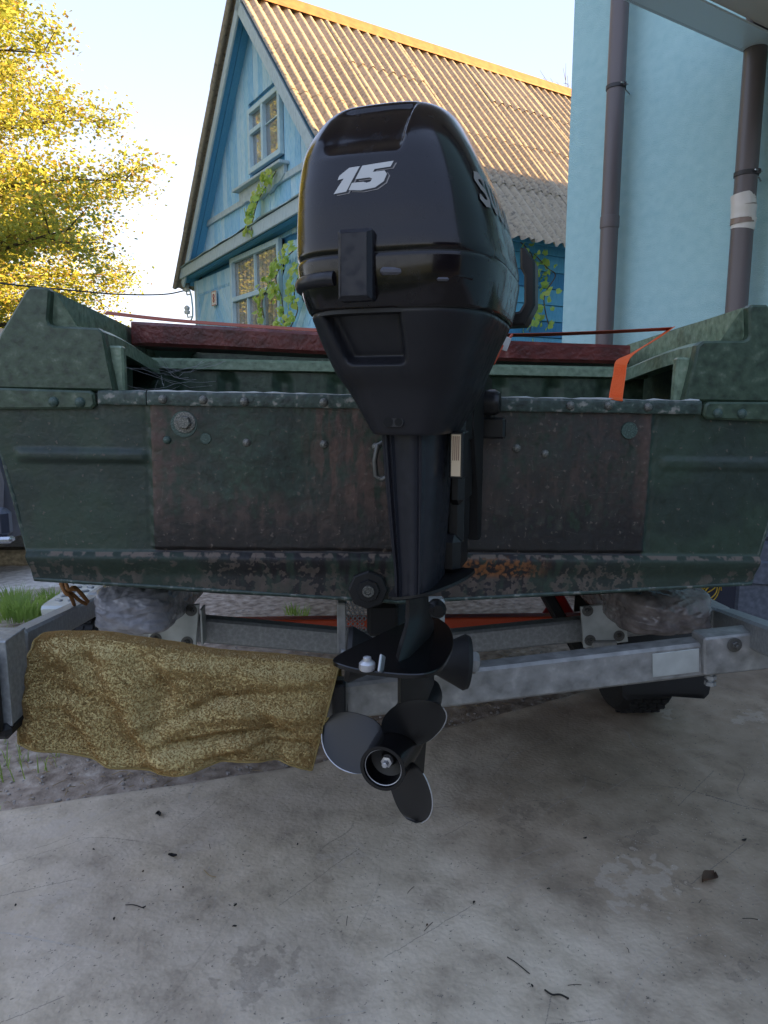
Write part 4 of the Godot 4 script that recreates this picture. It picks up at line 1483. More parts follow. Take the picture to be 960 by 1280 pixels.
func rounded(p: PackedVector2Array) -> PackedVector2Array:      # corners cut once
	var r := PackedVector2Array()
	for k in p.size():
		var q := p[(k + 1) % p.size()]
		r.append(p[k].lerp(q, 0.22)); r.append(p[k].lerp(q, 0.78))
	return r

func make_motor():
	rng.seed = 31
	var m := thing("outboard_motor", "black outboard motor with silver number 15, clamped to the boat's transom", "outboard motor", Vector3(0.040, 0, -1.17), -17)
	var seam := 1.1832
	var low := 1.1147
	var foot := 0.9462
	var top := put("upper_cowl", shell(seam + 0.0012, LEV[LEV.size() - 1][0] - 0.0001, 90), M.cowl, m)
	put("middle_cowl", shell(low + 0.001, seam - 0.0012, 40, 0.0012), M.cowl, m)
	put("lower_cowl", shell(foot, low - 0.001, 80), M.lower, m)
	# dark gasket showing in the two seams
	var g := Geo.new()
	for y in [seam, low]:
		var rings: Array = []
		for t in [-0.004, 0.004]:
			var l := level(y)
			var ring := PackedVector3Array()
			for k in 80:
				var a := -TAU * k / 80
				ring.append(Vector3(l[3] + signf(cos(a)) * pow(absf(cos(a)), 2.0 / l[5]) * (l[1] - 0.0018), y + t, l[4] + signf(sin(a)) * pow(absf(sin(a)), 2.0 / l[5]) * (l[2] - 0.0018)))
			rings.append(ring)
		g.loft(rings)
	put("gasket", g.mesh(50), M.rubber, m)
	g = Geo.new()       # closes the lower cowl underneath
	var fr: Array = []
	for t in 2:
		var l := level(foot)
		var ring := PackedVector3Array()
		for k in 60:
			var a := -TAU * k / 60
			ring.append(Vector3(l[3] + signf(cos(a)) * pow(absf(cos(a)), 2.0 / l[5]) * (l[1] - 0.001), foot + 0.001 + t * 0.004, l[4] + signf(sin(a)) * pow(absf(sin(a)), 2.0 / l[5]) * (l[2] - 0.001)))
		fr.append(ring)
	g.loft(fr)
	put("cowl_floor", g.mesh(30), M.lower, m)
	# the number on the after face: heavy slanted digits with an open outline beside them
	var o := Vector2(-0.0458, 1.2595)
	var e := Vector2(0.0327, 1.2959)
	var W := e.x - o.x
	var H := e.y - o.y
	var one := [[0.0, 0.01], [0.225, 0.05], [0.43, 0.92], [0.245, 0.90], [0.08, 0.64], [0.057, 0.49], [0.165, 0.53]]
	var five := [[0.47, 0.93], [1.0, 1.0], [0.955, 0.80], [0.69, 0.765], [0.665, 0.665], [0.86, 0.68], [0.905, 0.55], [0.86, 0.30], [0.72, 0.11], [0.48, 0.05], [0.265, 0.10], [0.315, 0.34], [0.51, 0.345], [0.57, 0.30], [0.635, 0.33], [0.66, 0.43], [0.61, 0.48], [0.37, 0.46]]
	for spec in [["digit", one, 0.0, 0.0, M.decal, 0.0012], ["digit", five, 0.0, 0.0, M.decal, 0.0012]]:
		var poly := PackedVector2Array()
		for q in spec[1]: poly.append(Vector2(o.x + q[0] * W, o.y + q[1] * H))
		var sh := PackedVector2Array()
		for q in spec[1]: sh.append(Vector2(o.x + q[0] * W + 0.0042, o.y + q[1] * H - 0.0026))
		put("digit_outline", on_rear(sh, 0.0005), M.decal_grey, top)
		var gap := PackedVector2Array()
		for q in spec[1]: gap.append(Vector2(o.x + q[0] * W + 0.0026, o.y + q[1] * H - 0.0016))
		put("digit_gap", on_rear(gap, 0.0009), M.decal_dark, top)
		put(spec[0], on_rear(poly, spec[5]), spec[4], top)
	# lettering on the starboard face, the first letters show from behind
	var z0 := 0.150
	var y0 := Vector3(0.13, 1.2584, 0.1728).y - 0.006
	var cap := 0.038
	var glyphs := [
		[[0.9, 0.85], [0.6, 1.0], [0.25, 0.95], [0.1, 0.75], [0.3, 0.58], [0.7, 0.45], [0.88, 0.25], [0.72, 0.05], [0.35, 0.0], [0.05, 0.14]],
		[[0.12, 1.0], [0.1, 0.3], [0.28, 0.02], [0.68, 0.02], [0.88, 0.3], [0.9, 1.0]],
		[[0.08, 1.0], [0.9, 1.0], [0.1, 0.0], [0.92, 0.0]],
		[[0.12, 1.0], [0.1, 0.3], [0.28, 0.02], [0.68, 0.02], [0.88, 0.3], [0.9, 1.0]],
		[[0.15, 1.0], [0.15, 0.0], [0.15, 0.5], [0.9, 1.0], [0.3, 0.55], [0.95, 0.0]],
		[[0.3, 1.0], [0.3, 0.0]]]
	var at := 0.0
	for gl in glyphs:
		g = Geo.new()
		var pp: Array = []
		for q in gl: pp.append(Vector2(at + q[0] * 0.033 + q[1] * 0.004, q[1] * cap))
		stroke_side(g, pp, 0.0095, z0, y0)
		put("letter", g.mesh(60), M.decal_soft, top)
		at += 0.044
	# latch cover on the after face
	var la := Vector2(-0.0338, 1.1234)
	var lb := Vector2(0.0122, 1.2114)
	g = Geo.new()
	var lc := (la + lb) / 2
	var box := PackedVector2Array()
	for q in [[-1, -0.96], [-0.9, -1.0], [0.9, -1.0], [1.0, -0.96], [1.0, 0.94], [0.88, 1.0], [-0.88, 1.0], [-1.0, 0.94]]:
		box.append(Vector2(lc.x + q[0] * (lb.x - la.x) / 2, lc.y + q[1] * (lb.y - la.y) / 2))
	g.prism(box, 0.17, 0.233, 0.006)
	put("latch_cover", g.mesh(30), M.leg, m)
	# clips beside it, and the ledge at the port corner
	for spec in [[Vector2(0.0202, 1.1541), Vector2(0.049, 1.1636), 0.006], [Vector2(0.0908, 1.1455), Vector2(0.1063, 1.1497), 0.004]]:
		g = Geo.new()
		var p: Vector2 = (spec[0] + spec[1]) / 2
		var s: Vector2 = (spec[1] - spec[0]).abs()
		g.box(Vector3(p.x, p.y, rear_z(p.x, p.y)), Vector3(s.x, s.y, 0.012), 0.003, Basis(Vector3.UP, 0.12 if p.x < 0.03 else 0.35))
		put("clip", g.mesh(40), M.clip, m)
	var pa := Vector2(-0.1205, 1.1493)
	var pb := Vector2(-0.0428, 1.1596)
	g = Geo.new()
	var ly := (pa.y + pb.y) / 2
	var led: Array = []
	for k in 12:
		var f := k / 11.0
		var x := lerpf(-0.1475, pb.x, f)
		var z := rear_z(x, ly)
		led.append(Vector3(x, ly, z - 0.001))
	g.tube(led, 0.0100, 10)
	put("ledge", g.mesh(60), M.lower, m)
	g = Geo.new()
	var sl: Array = []
	for k in 10: sl.append(Vector3(lerpf(pb.x + 0.06, 0.13, k / 9.0), ly - 0.002, rear_z(lerpf(pb.x + 0.06, 0.13, k / 9.0), ly) - 0.0045))
	g.tube(sl, 0.0052, 8)
	put("rub_bead", g.mesh(60), M.cowl, m)
	# twin outlet in the lower cowl
	var oc := Vector2(0.011, 0.9655)
	g = Geo.new()
	var slot: Array = []
	for k in 20:
		var a := TAU * k / 20
		slot.append(Vector2(oc.x + cos(a) * 0.0072 + (0.0085 if cos(a) > 0 else -0.0085), oc.y + sin(a) * 0.0078))
	var zr := rear_z(oc.x, oc.y)
	g.prism(PackedVector2Array(slot), zr - 0.010, zr + 0.0024, 0.001)
	var outlet := put("outlet", g.mesh(30), M.lower, m)
	for s in [-1.0, 1.0]:
		g = Geo.new()
		g.lathe([Vector2(0.0074 if s < 0 else 0.0060, 0), Vector2(0.0072 if s < 0 else 0.0058, 0.0012)], Vector3(oc.x + s * 0.0078, oc.y, zr + 0.0018), Basis(Vector3.RIGHT, PI / 2), 16)
		put("outlet_hole", g.mesh(20), M.hole, outlet)
	# carrying handle at the front
	g = Geo.new()
	var hp := PackedVector2Array()
	for q in [Vector3(0.1442, 1.2636, -0.2428), Vector3(0.1538, 1.2636, -0.2457), Vector3(0.1712, 1.2386, -0.251), Vector3(0.1736, 1.1641, -0.2518), Vector3(0.1564, 1.1299, -0.2465), Vector3(0.1143, 1.1284, -0.2336), Vector3(0.1166, 1.1498, -0.2343), Vector3(0.1459, 1.1541, -0.2433), Vector3(0.1539, 1.1683, -0.2457), Vector3(0.1525, 1.2162, -0.2453), Vector3(0.1452, 1.2288, -0.2431)]:
		hp.append(Vector2(q.x, q.y))
	g.prism(hp, Vector3(0.1572, 1.198, -0.2467).z - 0.03, Vector3(0.1572, 1.198, -0.2467).z + 0.03, 0.004)
	put("handle", g.mesh(40), M.black, m)
	# leg: after edge ribbed, tapering downwards
	var leg_lev := [[foot + 0.004, 0.0485, 0.105, 0.0165, -0.004], [0.88, 0.0445, 0.098, 0.0175, -0.003], [0.80, 0.0388, 0.090, 0.0195, 0.0], [0.73, 0.0330, 0.086, 0.0215, 0.0], [0.695, 0.0320, 0.086, 0.0215, 0.0]]
	var rings: Array = []
	for k in 28:
		var f := k / 27.0
		var y: float = lerpf(leg_lev[4][0], leg_lev[0][0], f)
		var i := 0
		while i < 3 and leg_lev[i + 1][0] > y: i += 1
		var a: Array = leg_lev[i]
		var b: Array = leg_lev[i + 1]
		var t: float = clampf((y - b[0]) / (a[0] - b[0]), 0, 1)
		var hw := lerpf(b[1], a[1], t)
		var hl := lerpf(b[2], a[2], t)
		var cx := lerpf(b[3], a[3], t)
		var cz := lerpf(b[4], a[4], t)
		var ring := PackedVector3Array()
		for j in 120:
			var an := -TAU * j / 120
			var c := cos(an)
			var s := sin(an)
			var p := Vector3(cx + signf(c) * pow(absf(c), 0.62) * hw, y, cz + signf(s) * pow(absf(s), 0.62) * hl)
			if s > 0.2:
				var u := (p.x - cx) / hw
				# two ribs and a groove down the after face
				p.z += 0.008 * sm(0.10, 0.03, absf(u + 0.52)) + 0.006 * sm(0.05, 0.02, absf(u + 0.30)) + 0.006 * sm(0.09, 0.03, absf(u - 0.58)) - 0.003 * sm(0.25, 0.05, absf(u + 0.05))
				p.z -= 0.005 * sm(0.35, 0.6, absf(u))
			ring.append(p)
		rings.append(ring)
	g = Geo.new()
	g.loft(rings)
	put("leg", g.mesh(32), M.leg, m)
	# splash plate at the leg's foot
	g = Geo.new()
	var sp := PackedVector2Array([Vector2(-0.036, 0.09), Vector2(0.030, 0.085), Vector2(0.075, 0.0), Vector2(0.085, -0.09), Vector2(-0.05, -0.10), Vector2(-0.042, 0.0)])
	sp = rounded(rounded(sp))
	g.prism(sp, 0.0, 0.006, 0.0015, Transform3D(Basis(Vector3(0, 0, 1), 0.16) * Basis(Vector3.RIGHT, PI / 2), Vector3(0.0215, 0.697, 0.0)))
	put("splash_plate", g.mesh(30), M.black, m)
	# gearcase strut below, swept aft onto the cavitation plate
	var cavy := Vector3(0.0256, 0.6, 0.1386).y
	rings = []
	for k in 12:
		var f := k / 11.0
		var y := lerpf(cavy - 0.002, 0.70, f)
		var hw := lerpf(0.019, 0.016, f)
		var za := lerpf(0.125, 0.062, sm(0.0, 0.55, f))
		var zf := lerpf(-0.075, -0.012, sm(0.15, 0.5, f))
		var ring := PackedVector3Array()
		for q in [[0.0, za], [-0.55, za - 0.02], [-0.9, (za + zf) * 0.55], [-1.0, 0.0], [-0.85, zf * 0.6], [0.0, zf], [0.85, zf * 0.6], [1.0, 0.0], [0.9, (za + zf) * 0.55], [0.55, za - 0.02]]:
			ring.append(Vector3(0.019 + q[0] * hw, y, q[1]))
		ring.reverse()
		rings.append(ring)
	g = Geo.new()
	g.loft(rings)
	put("strut", g.mesh(50), M.black, m)
	g = Geo.new()
	var cp := PackedVector2Array()
	for q in [[-0.083, 0.150], [-0.030, 0.172], [0.060, 0.168], [0.088, 0.135], [0.085, 0.02], [0.060, -0.07], [0.019, -0.125], [-0.025, -0.07], [-0.052, 0.02], [-0.080, 0.11]]:
		cp.append(Vector2(q[0], -q[1]))
	cp = rounded(rounded(cp))
	g.prism(cp, -0.0035, 0.0035, 0.0015, Transform3D(Basis(Vector3.RIGHT, -PI / 2), Vector3(0.0, cavy, 0.0)))
	put("cavitation_plate", g.mesh(30), M.black_gloss, m)
	g = Geo.new()
	var an := Vector3(-0.0167, 0.6021, 0.1672)
	g.lathe([Vector2(0.0115, 0.0), Vector2(0.0125, 0.003), Vector2(0.0122, 0.010), Vector2(0.0085, 0.0135), Vector2(0.0065, 0.014), Vector2(0.006, 0.019), Vector2(0.004, 0.020)], Vector3(an.x, cavy + 0.0035, an.z), Basis.IDENTITY, 18)
	put("anode_bolt", g.mesh(35), M.silver, m)
	g = Geo.new()
	var tz := Vector3(0.0051, 0.5954, 0.1657)
	g.box(Vector3(tz.x, cavy + 0.014, tz.z), Vector3(0.004, 0.026, 0.022), 0.0015, Basis(Vector3.RIGHT, -0.5))
	put("trim_tab", g.mesh(30), M.silver, m)
	# gearcase: a torpedo with a skeg, its axis through the propeller
	var ax := Vector3(0.0224, 0.4787, 0.218)
	g = Geo.new()
	var back := Basis(Vector3.RIGHT, PI / 2)       # the lathe's y becomes +z, aft
	g.lathe([Vector2(0.004, -0.32), Vector2(0.016, -0.305), Vector2(0.028, -0.27), Vector2(0.035, -0.21), Vector2(0.036, -0.14), Vector2(0.033, -0.095)], Vector3(ax.x, ax.y, ax.z), back, 24)
	rings = []
	for k in 8:
		var f := k / 7.0
		var y := lerpf(ax.y + 0.02, cavy, f)
		var ring := PackedVector3Array()
		for q in [[0.0, -0.095], [-0.7, -0.13], [-1.0, -0.19], [-0.7, -0.26], [0.0, -0.30], [0.7, -0.26], [1.0, -0.19], [0.7, -0.13]]:
			ring.append(Vector3(ax.x + q[0] * 0.021, y, ax.z + q[1]))
		ring.reverse()
		rings.append(ring)
	g.loft(rings)
	put("gearcase", g.mesh(45), M.black, m)
	g = Geo.new()
	g.prism(PackedVector2Array([Vector2(-0.12, -0.02), Vector2(-0.27, -0.02), Vector2(-0.225, -0.145), Vector2(-0.165, -0.15)]), -0.0045, 0.0045, 0.002, Transform3D(Basis(Vector3(0, 0, 1), Vector3(0, 1, 0), Vector3(-1, 0, 0)), Vector3(ax.x, ax.y, ax.z)))
	put("skeg", g.mesh(30), M.black, m)
	# propeller: open hub and three skewed blades
	g = Geo.new()
	g.lathe([Vector2(0.0355, -0.098), Vector2(0.0345, -0.05), Vector2(0.0325, -0.006), Vector2(0.0335, -0.002), Vector2(0.0335, 0.0), Vector2(0.0285, 0.0), Vector2(0.0270, -0.004), Vector2(0.0262, -0.030)], ax, back, 40, true, false)
	var hub := put("propeller", g.mesh(30), M.black_gloss, m)
	g = Geo.new()
	g.lathe([Vector2(0.0262, -0.030), Vector2(0.012, -0.034), Vector2(0.009, -0.026), Vector2(0.004, -0.025)], ax, back, 30, false, true)
	put("hub_core", g.mesh(30), M.black, hub)
	g = Geo.new()
	var rim: Array = []
	for k in 33: rim.append(ax + Vector3(cos(TAU * k / 32) * 0.0272, sin(TAU * k / 32) * 0.0272, -0.004))
	g.tube(rim, 0.0007, 6, false)
	put("worn_rim", g.mesh(50), M.silver, hub)
	g = Geo.new()
	g.lathe([Vector2(0.0085, -0.026), Vector2(0.0085, -0.019), Vector2(0.0045, -0.018), Vector2(0.0045, -0.010), Vector2(0.0035, -0.0095)], ax, back, 6)
	put("shaft_nut", g.mesh(20), M.silver, hub)
	for k in 3:
		var base := deg_to_rad([172.0, 58.0, -63.0][k])
		var pts: Array = []
		var f := func(s: float, t: float, side: float) -> Vector3:
			# s along the radius 0..1, t across the blade -1..1
			var r := 0.029 + 0.083 * s
			var lobe: float = sqrt(maxf(0.0, 1.0 - pow(absf(s - 0.42) / 0.58, 2.4))) if s > 0.42 else lerpf(0.62, 1.0, sin(s / 0.42 * PI / 2))
			var wdt: float = 0.041 * lobe
			var skew := -0.18 * s * s + 0.06
			var phi := base + skew + t * wdt / maxf(r, 0.035)
			var th := (0.0045 * (1.0 - s) + 0.0016) * (1.0 - t * t * 0.8) * minf(1.0, (1.0 - s) * 8.0 + 0.05)
			var z := -0.058 + 0.62 * (phi - base) * r * 0.7 + 0.012 * s + 0.006 * t * t * s
			return ax + Vector3(cos(phi) * r, sin(phi) * r, z + side * th)
		g = Geo.new()
		var nu := 22
		var nv := 16
		for i in nu:
			for j in nv:
				var s0 := i / float(nu)
				var s1 := (i + 1) / float(nu)
				var t0 := -1.0 + 2.0 * j / nv
				var t1 := -1.0 + 2.0 * (j + 1) / nv
				g.quad(f.call(s0, t0, 1.0), f.call(s1, t0, 1.0), f.call(s1, t1, 1.0), f.call(s0, t1, 1.0))
				g.quad(f.call(s0, t1, -1.0), f.call(s1, t1, -1.0), f.call(s1, t0, -1.0), f.call(s0, t0, -1.0))
		var bl := put("blade", g.mesh(50), M.prop, hub)
		g = Geo.new()      # paint worn off the blade's outer edge
		var ed: Array = []
		for q in 18: ed.append(f.call(lerpf(0.30, 0.985, q / 17.0), [1.0, -1.0, 1.0][k], 0.0))
		g.tube(ed, 0.0009, 5)
		put("worn_edge", g.mesh(50), M.silver, hub)
	# clamp bracket on the transom with its screws, tilt tube and tilt rod
	g = Geo.new()
	for s in [-1.0, 1.0]:
		g = Geo.new()
		var bx: float = 0.02 + s * 0.058
		var prof := PackedVector2Array([Vector2(-0.30, 1.035), Vector2(-0.16, 1.05), Vector2(-0.11, 1.02), Vector2(-0.10, 0.95), Vector2(-0.15, 0.84), Vector2(-0.17, 0.74), Vector2(-0.205, 0.74), Vector2(-0.208, 1.0), Vector2(-0.275, 1.0), Vector2(-0.285, 0.93), Vector2(-0.30, 0.93)])
		g.prism(prof, -0.010, 0.010, 0.003, Transform3D(Basis(Vector3(0, 0, 1), Vector3(0, 1, 0), Vector3(-1, 0, 0)), Vector3(bx, 0, 0)))
		put("clamp_bracket", g.mesh(30), M.black, m)
	g = Geo.new()
	g.box(Vector3(0.058, 0.985, -0.09), Vector3(0.055, 0.13, 0.12), 0.012)
	g.box(Vector3(0.066, 0.90, -0.10), Vector3(0.030, 0.16, 0.09), 0.01)
	g.box(Vector3(0.062, 0.80, -0.10), Vector3(0.034, 0.11, 0.07), 0.01)
	g.box(Vector3(0.055, 0.735, -0.09), Vector3(0.045, 0.07, 0.09), 0.012)
	put("swivel_bracket", g.mesh(30), M.black, m)
	g = Geo.new()
	var tt := Vector3(0.0848, 0.9918, -0.2246)
	g.lathe([Vector2(0.012, -0.03), Vector2(0.022, -0.025), Vector2(0.024, 0.02), Vector2(0.018, 0.03), Vector2(0.006, 0.032)], tt, Basis(Vector3(0, 0, 1), -PI / 2), 16)
	put("tilt_tube_end", g.mesh(40), M.black, m)
	g = Geo.new()
	var bp := Vector3(0.0993, 0.9433, -0.2552)
	g.box(bp, Vector3(0.045, 0.04, 0.02), 0.004)
	put("clamp_pad", g.mesh(30), M.black, m)
	g = Geo.new()
	var hk := Vector3(-0.0873, 0.9152, -0.1093)
	var hk2 := Vector3(-0.0901, 0.8602, -0.1084)
	g.tube([hk + Vector3(0.02, 0.012, -0.02), hk, hk.lerp(hk2, 0.5) + Vector3(-0.004, 0, 0), hk2, hk2 + Vector3(0.012, -0.006, 0), hk2 + Vector3(0.022, 0.0, 0)], 0.005, 8)
	put("clamp_screw", g.mesh(60), M.bolt_dark, m)
	# sticker on the bracket beside the leg: a small printed strip
	var sa := Vector3(0.0768, 0.8796, 0.0288)
	var sb := Vector3(0.0913, 0.9443, 0.0244)
	g = Geo.new()
	g.box(Vector3((sa.x + sb.x) / 2, (sa.y + sb.y) / 2, sa.z), Vector3(sb.x - sa.x, sb.y - sa.y, 0.002), 0.0005)
	g.box(Vector3((sa.x + sb.x) / 2, (sa.y + sb.y) / 2, sa.z - 0.022), Vector3(sb.x - sa.x + 0.008, sb.y - sa.y + 0.008, 0.0435), 0.002)
	var plate := put("sticker_plate", g.mesh(30), M.black, m)
	g = Geo.new()
	g.box(Vector3((sa.x + sb.x) / 2, (sa.y + sb.y) / 2, sa.z + 0.0014), Vector3(sb.x - sa.x, sb.y - sa.y, 0.0008))
	put("sticker", g.mesh(0), M.sticker, plate)
	g = Geo.new()
	for k in 4:
		var x := lerpf(sa.x, sb.x, 0.18 + 0.21 * k)
		g.box(Vector3(x, lerpf(sa.y, sb.y, 0.67), sa.z + 0.0020), Vector3((sb.x - sa.x) * 0.09, (sb.y - sa.y) * 0.58, 0.0006))
	put("printed_lines", g.mesh(0), M.sticker_ink, plate)

# ------------------------------------------------------------------ the trailer
func bolt_at(p: Vector3, r: float, parent: Node):
	var g := Geo.new()
	var bs := Basis(Vector3.RIGHT, PI / 2)
	g.lathe([Vector2(r * 1.7, 0.0), Vector2(r * 1.7, 0.002), Vector2(r * 1.5, 0.0026)], p, bs, 18)
	g.lathe([Vector2(r, 0.0026), Vector2(r, r * 0.8), Vector2(r * 0.85, r * 0.95)], p, bs * Basis(Vector3.UP, rng.randf() * 2.0), 6)
	g.lathe([Vector2(r * 0.5, r * 0.9), Vector2(r * 0.5, r * 1.6), Vector2(r * 0.4, r * 1.7)], p, bs, 10)
	put("bolt", g.mesh(25), M.bolt_dark, parent)

func bunk(parent: Node, rear: Vector3, fwd: Vector3, w: float, h: float, m: Material, sd: int) -> MeshInstance3D:
	var n := noise(0.05, 3, sd)
	var n2 := noise(0.16, 3, sd + 1)
	var x := fwd.cross(Vector3.UP).normalized()
	var f := func(s, t):
		var a: float = s * TAU
		var tt: float = 0.5 - 0.5 * cos(t * PI)
		tt = lerpf(tt, 0.5 - 0.5 * cos(tt * PI), 0.6)
		var q: float = tt * 2.0 - 1.0
		var e: float = pow(max(0.0, 1.0 - pow(absf(q), 14.0)), 0.33)
		var c := cos(a)
		var d := sin(a)
		var r: float = pow(pow(absf(c), 6.5) + pow(absf(d), 6.5), -1.0 / 6.5)
		var p: Vector3 = rear + fwd * tt + x * (c * r * w / 2 * e) + Vector3.UP * (d * r * h / 2 * e)
		var nd: float = n.get_noise_3d(p.x * 220, p.y * 420, p.z * 160) * 0.0045
		# gathered wrinkles of the wrapping
		nd += (1.0 - absf(n2.get_noise_3d(p.x * 130, p.y * 330, p.z * 60)) * 2.4) * 0.0026
		return p + (x * c + Vector3.UP * d) * nd * minf(1.0, e * 1.6) - fwd.normalized() * (n.get_noise_2d(p.x * 260, p.y * 500) * 0.010 if q < -0.85 else 0.0)
	return put("wrapped_bunk", grid(120, 150, f, null, false), m, parent)

func make_trailer():
	rng.seed = 41
	var t := thing("boat_trailer", "galvanised boat trailer with wrapped bunks and orange axle under the boat", "trailer", Vector3(0, 0, -1.9), 2.5)
	var g := Geo.new()
	# rear crossbeam, bent down in the middle
	var mid := Vector3(-0.1004, 0.3969, 0.5061)
	var right := Vector3(0.765, 0.4576, 0.4338)
	var left := Vector3(-0.6834, 0.5099, 0.6208)
	g.beam(mid + Vector3(-0.004, 0, 0), right, 0.05, 0.076, 0.006)
	g.beam(left, mid + Vector3(0.004, 0, 0), 0.05, 0.074, 0.006)
	var rear := put("rear_crossbeam", g.mesh(30), M.zinc_worn, t)
	g = Geo.new()
	var ld := (right - mid).normalized()
	var pc := mid.lerp(right, 0.80) + Vector3(0.004, 0.002, 0.0262)
	g.beam(pc - ld * 0.052, pc + ld * 0.052, 0.002, 0.052, 0.0006)
	put("data_plate", g.mesh(30), M.zinc_bright, rear)
	# front crossbeam
	g = Geo.new()
	var fm := Vector3(0.0478, 0.36, 0.1022)
	g.beam(Vector3(-0.6749, 0.4419, 0.1107), fm, 0.045, 0.064, 0.006)
	g.beam(fm + Vector3(0.004, 0.0, 0.0), Vector3(0.8404, 0.4004, 0.0167), 0.045, 0.062, 0.006)
	put("front_crossbeam", g.mesh(30), M.zinc, t)
	# side rails
	g = Geo.new()
	g.beam(Vector3(-0.6817, 0.5689, 0.6459), Vector3(-0.7349, 0.486, 0.108), 0.038, 0.048, 0.005)
	var lr := Vector3(-0.7351, 0.4839, 0.108)
	g.beam(lr + Vector3(0.002, 0, 0), lr + Vector3(0.06, -0.02, -1.3), 0.05, 0.06, 0.006)
	put("side_rail", g.mesh(30), M.zinc, t)
	g = Geo.new()
	var rr := Vector3(0.8424, 0.4504, 0.1969)
	g.beam(rr, Vector3(0.7205, 0.5514, 0.7121), 0.05, 0.06, 0.006)
	g.beam(rr + Vector3(-0.06, -0.02, -1.3), rr + Vector3(-0.002, 0, 0), 0.05, 0.06, 0.006)
	put("side_rail", g.mesh(30), M.zinc, t)
	# drawbar running forward under the boat
	g = Geo.new()
	g.beam(fm + Vector3(0, -0.005, 0), fm + Vector3(0.0, -0.06, -3.3), 0.07, 0.07, 0.006)
	put("drawbar", g.mesh(30), M.zinc, t)
	# joint where the crossbeam meets the right rail
	g = Geo.new()
	var ja := Vector3(0.6521, 0.4613, 0.4539)
	g.beam(ja, Vector3(0.8157, 0.4756, 0.451), 0.058, 0.084, 0.004)
	var joint := put("corner_joint", g.mesh(30), M.zinc_worn, t)
	bolt_at(Vector3(0.714, 0.489, 0.4846), 0.009, joint)
	g = Geo.new()
	var jb := Vector3(0.6807, 0.4093, 0.4601)
	g.lathe([Vector2(0.006, 0.03), Vector2(0.006, 0.008), Vector2(0.012, 0.008), Vector2(0.012, -0.001), Vector2(0.007, -0.001), Vector2(0.007, -0.004), Vector2(0.011, -0.005), Vector2(0.011, -0.012), Vector2(0.004, -0.013)], jb, Basis(Vector3.RIGHT, PI), 6)
	g = Geo.new()
	g.tube([jb + Vector3(0, 0.03, 0), jb + Vector3(0, -0.012, 0)], 0.006, 10)
	g.tube([jb + Vector3(0, 0.004, 0), jb + Vector3(0, -0.004, 0)], 0.012, 6)
	g.tube([jb + Vector3(0, -0.010, 0), jb + Vector3(0, -0.018, 0)], 0.012, 6)
	put("hanging_bolt", g.mesh(30), M.zinc, joint)
	# bracket plates bolted over the front crossbeam
	for k in 2:
		var poly := PackedVector2Array()
		var z := 0.0
		var pts: Array = [[Vector3(-0.5904, 0.4011, 0.1844), Vector3(-0.574, 0.454, 0.1851), Vector3(-0.5017, 0.5024, 0.1883), Vector3(-0.457, 0.5064, 0.1902), Vector3(-0.4694, 0.3909, 0.1897)], [Vector3(0.4985, 0.4708, 0.1319), Vector3(0.6109, 0.4836, 0.1368), Vector3(0.6268, 0.3765, 0.1375), Vector3(0.5115, 0.3614, 0.1324)]][k]
		for p in pts: poly.append(Vector2(p.x, p.y)); z += p.z / pts.size()
		g = Geo.new()
		g.prism(poly, z - 0.004, z + 0.004, 0.0015)
		# turned edge of the angle plate
		var far := Vector3(-0.4516, 0.4964, 0.1905) if k == 0 else Vector3(0.6258, 0.4729, 0.1374)
		g.box(Vector3(far.x - 0.003, poly[0].y + 0.045, z - 0.022), Vector3(0.005, 0.09, 0.044), 0.001)
		var br := put("bracket_plate", g.mesh(25), M.zinc_bright, t)
		for p in [[Vector3(-0.4767, 0.4913, 0.1994), Vector3(-0.5651, 0.4209, 0.1955), Vector3(-0.4898, 0.4108, 0.1988)], [Vector3(0.5163, 0.4611, 0.1427), Vector3(0.5918, 0.4632, 0.146), Vector3(0.526, 0.3821, 0.1431), Vector3(0.6016, 0.3929, 0.1464)]][k]:
			bolt_at(Vector3(p.x, p.y, z + 0.004), 0.0085, br)
	g = Geo.new()
	var vp := Vector3(0.5631, 0.3513, 0.1247)
	g.box(vp + Vector3(0, -0.03, 0), Vector3(0.065, 0.12, 0.045), 0.004)
	put("bracket_post", g.mesh(30), M.zinc_worn, t)
	# bunks wrapped in film and old carpet
	var lb := bunk(t, Vector3(-0.5784, 0.5315, 0.3751), Vector3(0.03, -0.005, -1.0), 0.172, 0.105, M.film, 301)
	var rb := bunk(t, Vector3(0.6684, 0.4946, 0.3295), Vector3(-0.03, -0.005, -1.0), 0.215, 0.105, M.film_brown, 303)
	lb.set_meta("label", "bunk wrapped in crumpled grey film")
	rb.set_meta("label", "bunk wrapped in brownish clear film")
	# axle, wheels and mudguards
	g = Geo.new()
	var ay := Vector3(-0.1946, 0.2569, -0.4089).y
	g.beam(Vector3(-0.87, ay, -0.40), Vector3(0.73, ay, -0.40), 0.05, 0.055, 0.004)
	put("axle", g.mesh(30), M.orange, t)
	var contact := Vector3(0.8151, -0.003, -0.2997)
	for s in [-1.0, 1.0]:
		var c := Vector3(contact.x if s > 0 else -0.90, 0.197, contact.z)
		var k0 := 0.88
		g = Geo.new()
		var bx := Basis(Vector3(0, 0, 1), -PI / 2)
		var prof: Array = []
		for q in [[0.125, -0.062], [0.17, -0.078], [0.205, -0.074], [0.219, -0.058], [0.2225, -0.03], [0.2235, 0.0], [0.2225, 0.03], [0.219, 0.058], [0.205, 0.074], [0.17, 0.078], [0.125, 0.062]]: prof.append(Vector2(q[0] * k0, q[1]))
		g.lathe(prof, c, bx, 48)
		var wheel := put("wheel", g.mesh(40), M.tyre, t)
		g = Geo.new()
